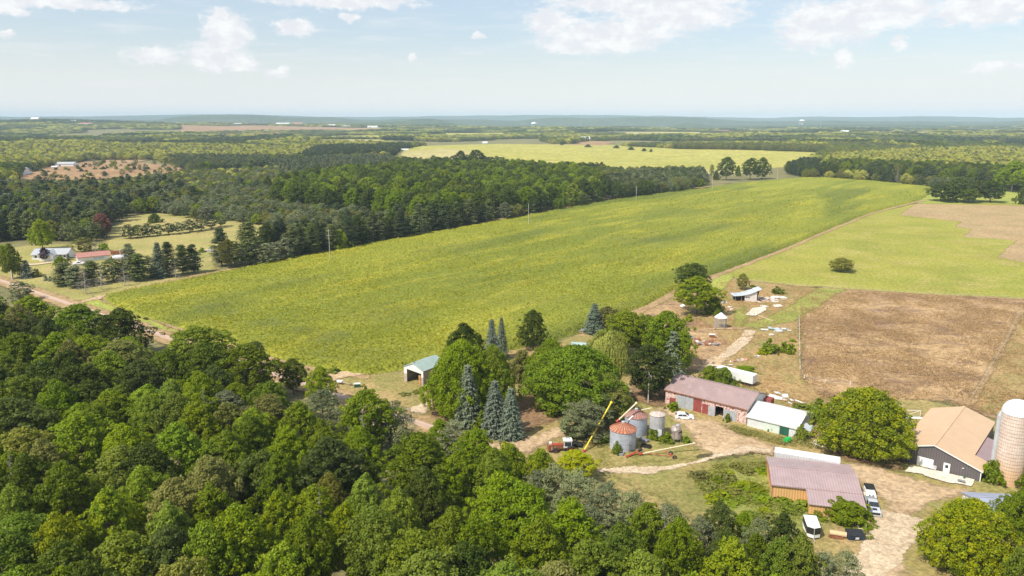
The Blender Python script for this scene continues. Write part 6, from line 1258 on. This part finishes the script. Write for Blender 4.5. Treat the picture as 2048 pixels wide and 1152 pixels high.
# near wood: crowns seen one by one (photo crown centre, width, colour)
def crown(u, v, w_, fol, kind='broad', H=14.5, label=None):
    w0 = w_ * 0.088; H = min(H, w0 * 1.3 + 3)
    g = G(u, v, H * .66); put(kind, g[0], g[1], H, w_ * depth(g[0], g[1], H * .66) / F, fol, label, None)
NEAR = [(357,901,112,'bright'),(220,1044,110,'lime'),(122,1092,100,'lime'),(559,1038,86,'lime'),(477,1078,138,'bright'),(422,971,112,'olive'),(159,878,120,'mid'),(250,898,92,'mid'),(27,848,150,'dark'),(340,1069,92,'mid'),
 (131,985,112,'green'),(61,758,54,'bright'),(241,650,98,'dark'),(157,642,110,'bright'),(63,622,90,'bright'),(396,690,128,'green'),(244,720,112,'olive'),(178,706,92,'bright'),(411,728,104,'dark'),(490,728,120,'green'),
 (363,790,64,'mid'),(241,801,64,'mid'),(719,905,92,'green'),(838,920,140,'green'),(661,992,74,'olive'),(731,1004,84,'mid'),(798,1036,92,'mid'),(755,1088,130,'mid'),(1003,1004,120,'bright'),(920,950,84,'bright'),
 (988,950,92,'mid'),(905,1078,92,'green'),(951,1095,90,'mid'),(1049,1032,128,'bright'),(1140,1064,138,'bright'),(1080,1108,130,'bright'),(1294,1062,84,'green'),(1439,1046,64,'dark'),(1566,1070,64,'dark'),(1357,1100,92,'green'),
 (1512,1114,64,'green'),(1600,1132,90,'mid'),(731,830,108,'bright'),(600,850,90,'green'),(540,800,80,'green'),(650,900,80,'mid'),(575,900,90,'mid'),(500,880,90,'green'),(560,960,90,'green'),(300,830,80,'green'),(90,930,90,'olive'),
 (470,800,70,'mid'),(330,740,90,'green'),(120,700,90,'mid'),(40,700,90,'green'),(20,950,80,'bright'),(30,1030,90,'mid'),(410,1110,100,'mid'),(620,1090,100,'green'),(850,990,90,'dark'),(290,990,96,'mid'),(1240,1110,96,'green'),
 (585,742,54,'dark'),(510,700,40,'dark'),(640,760,56,'bright'),(950,900,80,'mid'),(1020,930,70,'bright'),(1080,940,70,'lime'),(880,870,60,'green'),(690,1060,80,'lime'),(1450,1110,80,'dark'),(1560,1130,80,'green')]
NW = ['at the bottom edge of the photo', 'in the middle of the near wood', 'in the upper part of the near wood']
for (u_, v_, w_, f_) in NEAR: crown(u_, v_, w_, f_)
for (u_, v_, w_, f_) in [(1110,968,76,'pinegrey'),(1155,985,90,'pinegrey'),(1075,975,60,'pinegrey'),(1212,1005,82,'pinegrey'),(1262,1022,76,'pinegrey'),(1338,1052,96,'pinegrey'),(1518,1070,54,'pinegrey'),(1693,1145,64,'pinegrey'),
    (452,812,84,'pinegrey'),(780,845,98,'pinegrey'),(645,808,76,'pinegrey'),(1400,1070,60,'pinegrey'),(1640,1150,70,'pinegrey'),(905,872,60,'pinegrey')]: crown(u_, v_, w_, f_, 'pine', 11.0)
mt('broad', 84, 968, 1030, 26, 'rust', 'rusty dying sapling among the green crowns of the near wood')
crown(1487, 1052, 38, 'bright'); crown(1010, 905, 50, 'lime', 'bush', 5)
for (u_, v_, w_, l_) in [(725,842,40,'bare grey dead tree at the top of the near wood beside a pine'),(408,800,34,'bare grey dead tree in the middle of the near wood'),(22,935,40,'bare dead tree at the left edge of the near wood'),(640,1010,26,'small dead snag low in the near wood'),(1330,1040,30,'dead grey snag among the pines left of the rough bank')]:
    g_ = G(u_, v_, 11); put('dead', g_[0], g_[1], 14.2, w_ * .1, 'dead', l_)
# fill the near wood between those crowns
def fill(polyg, sp_, choose, seed, where, gap=.62):
    r = np.random.default_rng(seed); Pp = polyg if isinstance(polyg, np.ndarray) else poly(polyg); lo = Pp.min(0); hi = Pp.max(0)
    ex = np.array([(t['x'], t['y'], t['W']) for t in TREES]); n = 0
    xs = np.arange(lo[0], hi[0], sp_); ys = np.arange(lo[1], hi[1], sp_ * .9); X, Y = np.meshgrid(xs, ys); X = X + (np.arange(len(ys)) % 2)[:, None] * sp_ / 2
    P = np.stack([X.ravel(), Y.ravel()], 1) + r.uniform(-.33, .33, (X.size, 2)) * sp_
    P = P[inside(P, Pp)]
    for x, y in P:
        u = 1024 + F * x / depth(x, y, 8)
        if u < -110 or u > 2160: continue
        d = np.hypot(ex[:, 0] - x, ex[:, 1] - y) / ex[:, 2] if len(ex) else np.array([9])
        if d.min() < gap: continue
        k_, f_, H_, W_ = choose(r, x, y); put(k_, x, y, H_, W_, f_, None, None, False, None, where); n += 1
def pickw(r, opts):
    p = r.random() * sum(o[-1] for o in opts)
    for o in opts:
        p -= o[-1]
        if p <= 0: return o
    return opts[-1]
def ch_near(r, x, y):
    n = vnoise(np.array([x / 28.]), np.array([y / 28.]), 3)[0]
    f = pickw(r, [('green', 4), ('mid', 3), ('dark', 2 + 3 * (n < .4)), ('bright', 1.6 * (n > .5) + .2), ('olive', .8), ('lime', .3)])[0]
    return 'broad', f, r.uniform(11.5, 15), r.uniform(7.4, 10.4)
def polyh(pts, h): return GX(np.array([p[0] for p in pts], float), np.array([p[1] for p in pts], float), h)
NEARP = polyh([(-260,510),(0,574),(70,604),(140,634),(250,654),(300,672),(350,692),(430,702),(500,718),(550,750),(600,775),(640,800),(700,818),(770,836),(800,852),(860,868),(920,898),(980,945),(1090,960),(1190,972),(1250,992),(1330,1012),(1400,1034),(1470,1062),(1540,1100),(1590,1130),(1640,1175),(1700,1230),(1740,1500),(-400,1500)], 14.5)
fill(NEARP, 7.6, ch_near, 11, 'near')
def ch_se(r, x, y): return 'broad', ['mid', 'green'][int(r.random() < .5)], r.uniform(9, 12), r.uniform(7, 9)
fill([(2010,1240),(2070,1160),(2250,1080),(2400,1470),(1990,1470)], 7.5, ch_se, 12, 'corner', .5)
# ---- middle distance and beyond: which kind stands where, read off the photo by where its foot stands
A_ = [  # polygon of tree feet, [(kind, colour, weight)], height range, spacing, density, name of the place
 ([(545,418),(700,432),(860,462),(960,446),(1100,423),(1232,400),(1215,385),(1180,362),(1050,352),(900,352),(700,362),(560,385)], [('broad','green',4),('broad','dark',6),('broad','mid',1.2),('broad','bright',.4)], (17,21), 11, 1, 'in the dark woodlot beyond the cornfield'),
 ([(525,528),(700,500),(870,468),(960,449),(1100,426),(1100,423),(960,446),(860,460),(700,476),(540,500)], [('whitepine','pinedark',4),('whitepine','pine',4),('broad','dark',1)], (12,17), 6.8, 1, 'in the pine row along the cornfield edge'),
 ([(300,425),(420,442),(540,452),(540,500),(700,476),(860,460),(700,432),(545,418),(560,385),(470,385),(380,400)], [('pine','pine',2.4),('pine','pinegrey',4.5),('broad','olive',1.4),('pine','pinedark',.8),('broad','mid',.9)], (6,9.5), 5.8, .88, 'in the young pines behind the pine row'),
 ([(1236,398),(1414,371),(1405,353),(1300,356),(1215,368)], [('pine','pine',4),('pine','pinegrey',2),('pine','pinedark',3)], (10,13), 5.2, 1, 'in the small pine plantation beyond the cornfield'),
 ([(-150,485),(60,484),(130,478),(215,470),(215,448),(140,435),(-150,445)], [('whitepine','pine',4),('whitepine','pinedark',3),('broad','mid',1),('broad','olive',.6)], (11,16), 6.5, 1, 'in the pines behind the white house'),
 ([(-150,440),(110,438),(215,448),(250,436),(330,424),(400,404),(330,380),(150,386),(-150,402)], [('whitepine','pinedark',3),('whitepine','pine',3),('pine','olive',1.6),('broad','mid',1.2),('pine','pinegrey',1.6)], (9,15), 7, .88, 'in the dark pine wood left of the lawn'),
 ([(-150,400),(150,384),(330,378),(400,402),(470,384),(560,384),(620,366),(560,345),(380,352),(290,366),(180,376),(90,374),(-150,372)], [('pine','pine',2.2),('pine','pinegrey',4),('broad','olive',3),('broad','mid',1.5),('broad','aspen',1.2)], (6,10), 6.8, .8, 'in the mixed scrub wood on the left'),
 ([(540,344),(620,366),(700,361),(785,342),(790,325),(660,322),(540,328)], [('spruce','pinegrey',3),('spruce','pinedark',3)], (10,13), 5.5, 1, 'in the dark spruce belt behind the woodlot'),
 ([(380,350),(540,345),(540,326),(660,322),(560,316),(330,316)], [('pine','pine',3),('pine','pinedark',3),('broad','olive',1)], (9,12), 6.5, 1, 'in the pine belt on the left'),
 ([(590,322),(790,315),(803,303),(640,302)], [('pine','pinedark',6),('pine','pine',1)], (13,17), 7, 1, 'in the dark pine block before the yellow field'),
 ([(-200,345),(60,343),(180,318),(300,318),(560,316),(600,322),(640,302),(380,296),(200,298),(-200,305)], [('broad','aspen',6),('broad','olive',2),('pine','pinegrey',1.5),('broad','lime',.6)], (9,13), 8, .9, 'in the pale aspen wood on the left'),
 ([(1590,352),(1640,356),(1640,330),(1600,330),(1570,345)], [('whitepine','pinedark',3),('broad','dark',3)], (11,15), 6.5, 1, 'at the wood edge at the cornfield top'),
 ([(1640,356),(1700,359),(1865,374),(2200,391),(2200,372),(1860,352),(1660,340)], [('broad','dark',3),('broad','green',2.5),('pine','pinedark',1.5),('dead','dead',.25),('broad','olive',.9)], (16,21), 8, 1, 'in the wood edge right of the cornfield'),
 ([(1640,342),(1860,352),(2200,372),(2250,318),(2000,306),(1800,310),(1660,318)], [('pine','olive',3),('pine','aspen',6),('pine','pine',1.2),('broad','aspen',1.5)], (10,14), 6.6, 1, 'in the pale young pines on the right'),
 ([(1345,299),(1600,306),(1660,308),(1660,303),(1540,300),(1345,294)], [('pine','olive',5),('pine','pine',2)], (10,13), 7.5, 1, 'in the pale pine belt behind the yellow field'),
]
EXC = [CORN, [(838,293),(1000,288),(1190,288),(1345,298),(1600,305),(1650,307),(1600,330),(1590,348),(1500,352),(1420,350),(1230,352),(1000,336),(900,336),(775,326),(780,309),(800,305)],
       [(40,352),(110,330),(160,318),(245,309),(310,316),(330,325),(400,338),(390,358),(300,378),(210,391),(100,388),(30,374)],
       [(205,465),(250,438),(330,412),(480,425),(545,445),(542,500),(430,548),(430,580),(240,612),(215,620),(-300,610),(-300,480),(60,486),(210,488)],
       [(1360,620),(1400,520),(1560,498),(1640,465),(1740,424),(1830,404),(1862,378),(2300,388),(2600,1500),(600,1500),(600,740),(1100,690)],
       [(1405,384),(1600,366),(1612,345),(1500,332),(1400,338)], [(250,285),(330,283),(335,288),(255,291)], [(430,269),(560,267),(570,273),(440,277)], [(600,273),(760,272),(765,278),(610,280)], [(1890,261),(2048,260),(2048,265),(1890,267)], [(1250,267),(1400,266),(1400,270),(1250,272)], [(-40,299),(40,297),(60,304),(-40,309)], [(880,267),(1010,266),(1010,271),(890,273)], [(90,275),(200,274),(200,279),(90,282)], [(1500,261),(1590,260),(1590,264),(1500,266)], [(1960,289),(2060,287),(2060,293),(1970,297)], [(640,281),(760,280),(770,286),(650,289)],
       [(1712,266),(1860,266),(1860,271),(1712,272)], [(360,262),(520,260),(760,262),(760,265),(520,266),(360,268)]]
def far_trees():
    r = np.random.default_rng(5); out = []
    PX = [poly(e) for e in EXC]; PA = [poly(a[0]) for a in A_]
    def proj(x, y): d = depth(x, y); return 1024 + F * x / d, 576 - F * (y * sp + (0 - CH) * cp) / d
    # the listed zones
    for (pg, opts, (h0, h1), s_, dens, where), Pp in zip(A_, PA):
        lo = Pp.min(0); hi = Pp.max(0); xs = np.arange(lo[0], hi[0], s_); ys = np.arange(lo[1], hi[1], s_)
        X, Y = np.meshgrid(xs, ys); P = np.stack([X.ravel(), Y.ravel()], 1) + r.uniform(-.38, .38, (X.size, 2)) * s_
        P = P[inside(P, Pp) & (np.abs(P[:, 0]) < .86 * P[:, 1] + 20)]
        for x, y in P:
            if r.random() > dens: continue
            k_, f_, _ = pickw(r, opts); H_ = r.uniform(h0, h1); wf = {'broad': r.uniform(1.05, 1.35), 'whitepine': 1.25, 'pine': 1.25, 'spruce': .95, 'dead': .8}[k_]
            out.append(dict(kind=k_, x=x, y=y, H=H_, W=s_ * wf if k_ != 'broad' else max(s_ * wf, H_ * .45), fol=f_, label=None, group=None, man=False, rot=None, where=where))
    # everywhere else out to the ridges
    for (d0, d1, s_, sc) in [(330, 900, 7.5, 1.0), (900, 1700, 9.5, 1.12), (1700, 2800, 13.5, 1.35), (2800, 5200, 24, 2.1)]:
        ys = np.arange(d0, d1, s_); 
        for y0 in ys:
            w_ = .86 * y0 + 25; xs = np.arange(-w_, w_, s_); n = len(xs)
            x = xs + r.uniform(-.45, .45, n) * s_; y = y0 + r.uniform(-.45, .45, n) * s_; P = np.stack([x, y], 1)
            ok = np.ones(n, bool)
            for q in PX + PA: ok &= ~inside(P, q)
            rd = sdist(P, ROADLINE, False); ok &= (rd > 9)
            n1 = fbm(x, y, 260, 3, 40); n2 = fbm(x, y * .8, 190, 3, 60); n3_ = fbm(x, y, 420, 2, 80)
            ok &= ~((n3_ > .66) & (y > 1300)); ok &= r.random(n) < .97
            for i in np.nonzero(ok)[0]:
                u, v = proj(x[i], y[i]); a = n1[i]; q = r.random()
                if n2[i] > .53: f_, k_ = (('aspen', 'broad') if q < .55 else ('olive', 'broad') if q < .85 else ('lime', 'broad'))
                elif a < .40: f_, k_ = (('pinedark', 'pine') if q < .6 else ('pine', 'pine') if q < .9 else ('dark', 'broad'))
                elif a < .52: f_, k_ = (('dark', 'broad') if q < .45 else ('green', 'broad') if q < .8 else ('pine', 'pine'))
                elif a < .62: f_, k_ = (('pine', 'pine') if q < .4 else ('pinegrey', 'pine') if q < .7 else ('olive', 'broad'))
                else: f_, k_ = (('olive', 'broad') if q < .5 else ('mid', 'broad') if q < .8 else ('pine', 'pine'))
                H_ = r.uniform(9, 13) * (1 + .25 * (n1[i] < .45)); W_ = s_ * r.uniform(1.1, 1.45) if k_ == 'broad' else s_ * 1.15
                if sc > 1.3: H_ *= 1.05
                out.append(dict(kind=k_, x=x[i], y=y[i], H=H_, W=W_, fol=f_, label=None, group=None, man=False, rot=None, where='far', z=float(hgt(x[i], y[i])) - (W_ - 9 if W_ > 12 else 0) * .1))
    return out
_a = G(0, 562)[:2]; _b = G(677, 794)[:2]; _d = (_b - _a) / np.linalg.norm(_b - _a)
ROADLINE = np.array([_a - _d * 400, _b + _d * 60])
# scattered scrub on the heath
r_ = np.random.default_rng(99); hp = poly([(40,352),(110,332),(180,320),(290,325),(400,338),(390,358),(300,378),(210,391),(100,388),(30,374)]); lo_ = hp.min(0); hi_ = hp.max(0)
Pq = r_.uniform(lo_, hi_, (700, 2)); Pq = Pq[inside(Pq, hp)][:170]
for x, y in Pq:
    k_ = ['bush', 'bush', 'pine', 'bush'][r_.integers(4)]; s_ = r_.uniform(2, 4.5) * (1.8 if k_ == 'pine' else 1)
    put(k_, x, y, s_, s_ * .9 if k_ == 'pine' else s_ * 1.3, ['pinedark', 'green', 'pine', 'olive'][r_.integers(4)], None, None, False, None, 'on the reddish heath at the left')
FAR = far_trees()
ALL = [t for t in TREES]
cand = [t for t in TREES if not t['man']] + [t for t in FAR if t['where'] != 'far' or t['y'] < 900]
rest_far = [t for t in FAR if not (t['where'] != 'far' or t['y'] < 900)]
for t in cand: t['px'] = t['H'] * F / depth(t['x'], t['y'])
cand.sort(key=lambda t: -t['px'])
fam = lambda t: {'broad': 'b', 'wide': 'b', 'whitepine': 'p', 'pine': 'p', 'spruce': 's', 'thinspruce': 's', 'bush': 'h', 'dead': 'd', 'willow': 'w'}[t['kind']]
cnt = {}
for t in TREES:
    if t['man']: cnt[fam(t)] = cnt.get(fam(t), 0) + 1
ind = [t for t in TREES if t['man']]; rest = []
for t in cand:
    f_ = fam(t)
    if cnt.get(f_, 0) < 300 and not (abs(1024 + F * t['x'] / depth(t['x'], t['y']) - 1024) > 1100): ind.append(t); cnt[f_] = cnt.get(f_, 0) + 1
    else: rest.append(t)
# ------------------------------------------------------------------ set out the trees
def autolabel(t):
    u = 1024 + F * t['x'] / depth(t['x'], t['y'], t['H'] * .6); d = depth(t['x'], t['y'], t['H'] * .6)
    v = 576 - F * (t['y'] * sp + (t['H'] * .6 - CH) * cp) / d; nm = NAMES[t['kind']][1]
    if t['where'] in ('near', ''):
        row = 'at the bottom edge of the photo' if v > 1060 else 'low in the near wood' if v > 930 else 'in the middle of the near wood' if v > 800 else 'at the top of the near wood'
        colp = ['far left', 'left', 'centre', 'right of centre', 'right'][int(np.clip(u // 350, 0, 4))]
        s = '%s %s %s, %s' % (HUE[t['fol']], nm, row, colp); g = 'trees of the near wood'
    elif t['where'] == 'corner': s = '%s broadleaf tree in the bottom right corner of the photo' % HUE[t['fol']]; g = 'trees in the bottom right corner'
    elif t['where'] == 'far': s = '%s %s far off in the open woods' % (HUE[t['fol']], nm); g = 'trees of the far woods'
    else: s = '%s %s %s' % (HUE[t['fol']], nm, t['where']); g = 'trees ' + t['where']
    if t['man'] is not False or t['where'] == '': g = g
    t['label'] = s; t['group'] = g + ', ' + HUE[t['fol']] if len(g) < 60 else g
for t in ind:
    if not t['label']: autolabel(t)
    px = t['H'] * F / depth(t['x'], t['y'])
    place_tree(t, 0 if px > 58 else (1 if px > 26 else 2))
for t in rest: t['z'] = t.get('z', float(hgt(t['x'], t['y'])))
midb = [t for t in rest if t['kind'] in ('broad', 'wide', 'bush', 'dead')]; midp = [t for t in rest if t['kind'] in ('pine', 'whitepine', 'spruce')]
if midb: gn_scatter('woodlot_broadleaf_trees', midb, 'dense dark broadleaf woodlot and scattered leafy trees beyond the cornfield', 1)
if midp: gn_scatter('pine_wood', midp, 'pine wood of grey-green conifers beyond the cornfield and lawn', 1)
for t in rest_far: t['z'] = t.get('z', float(hgt(t['x'], t['y'])))
gn_scatter('far_woods', rest_far, 'endless far-off woods of mixed trees reaching to the horizon', 2)
print('TREES individual', len(ind), 'mid', len(rest), 'far', len(rest_far), cnt)
# ------------------------------------------------------------------ the air: pale haze over the whole land
hz_ = MB().box(-14900, 14900, -14900, 14900, -60, 165).build('haze', None); hz_['kind'] = 'stuff'; hz_['label'] = 'pale blue haze over the distant woods'
m_ = bpy.data.materials.new('haze'); m_.use_nodes = True; k = N(m_.node_tree); k.n.clear(); o_ = k.new('ShaderNodeOutputMaterial'); v_ = k.new('ShaderNodeVolumePrincipled')
v_.inputs['Color'].default_value = (.62, .81, 1.0, 1); v_.inputs['Density'].default_value = .000082; v_.inputs['Anisotropy'].default_value = -.15; k.lk(v_.outputs[0], o_.inputs['Volume'])
hz_.data.materials.clear(); hz_.data.materials.append(m_)
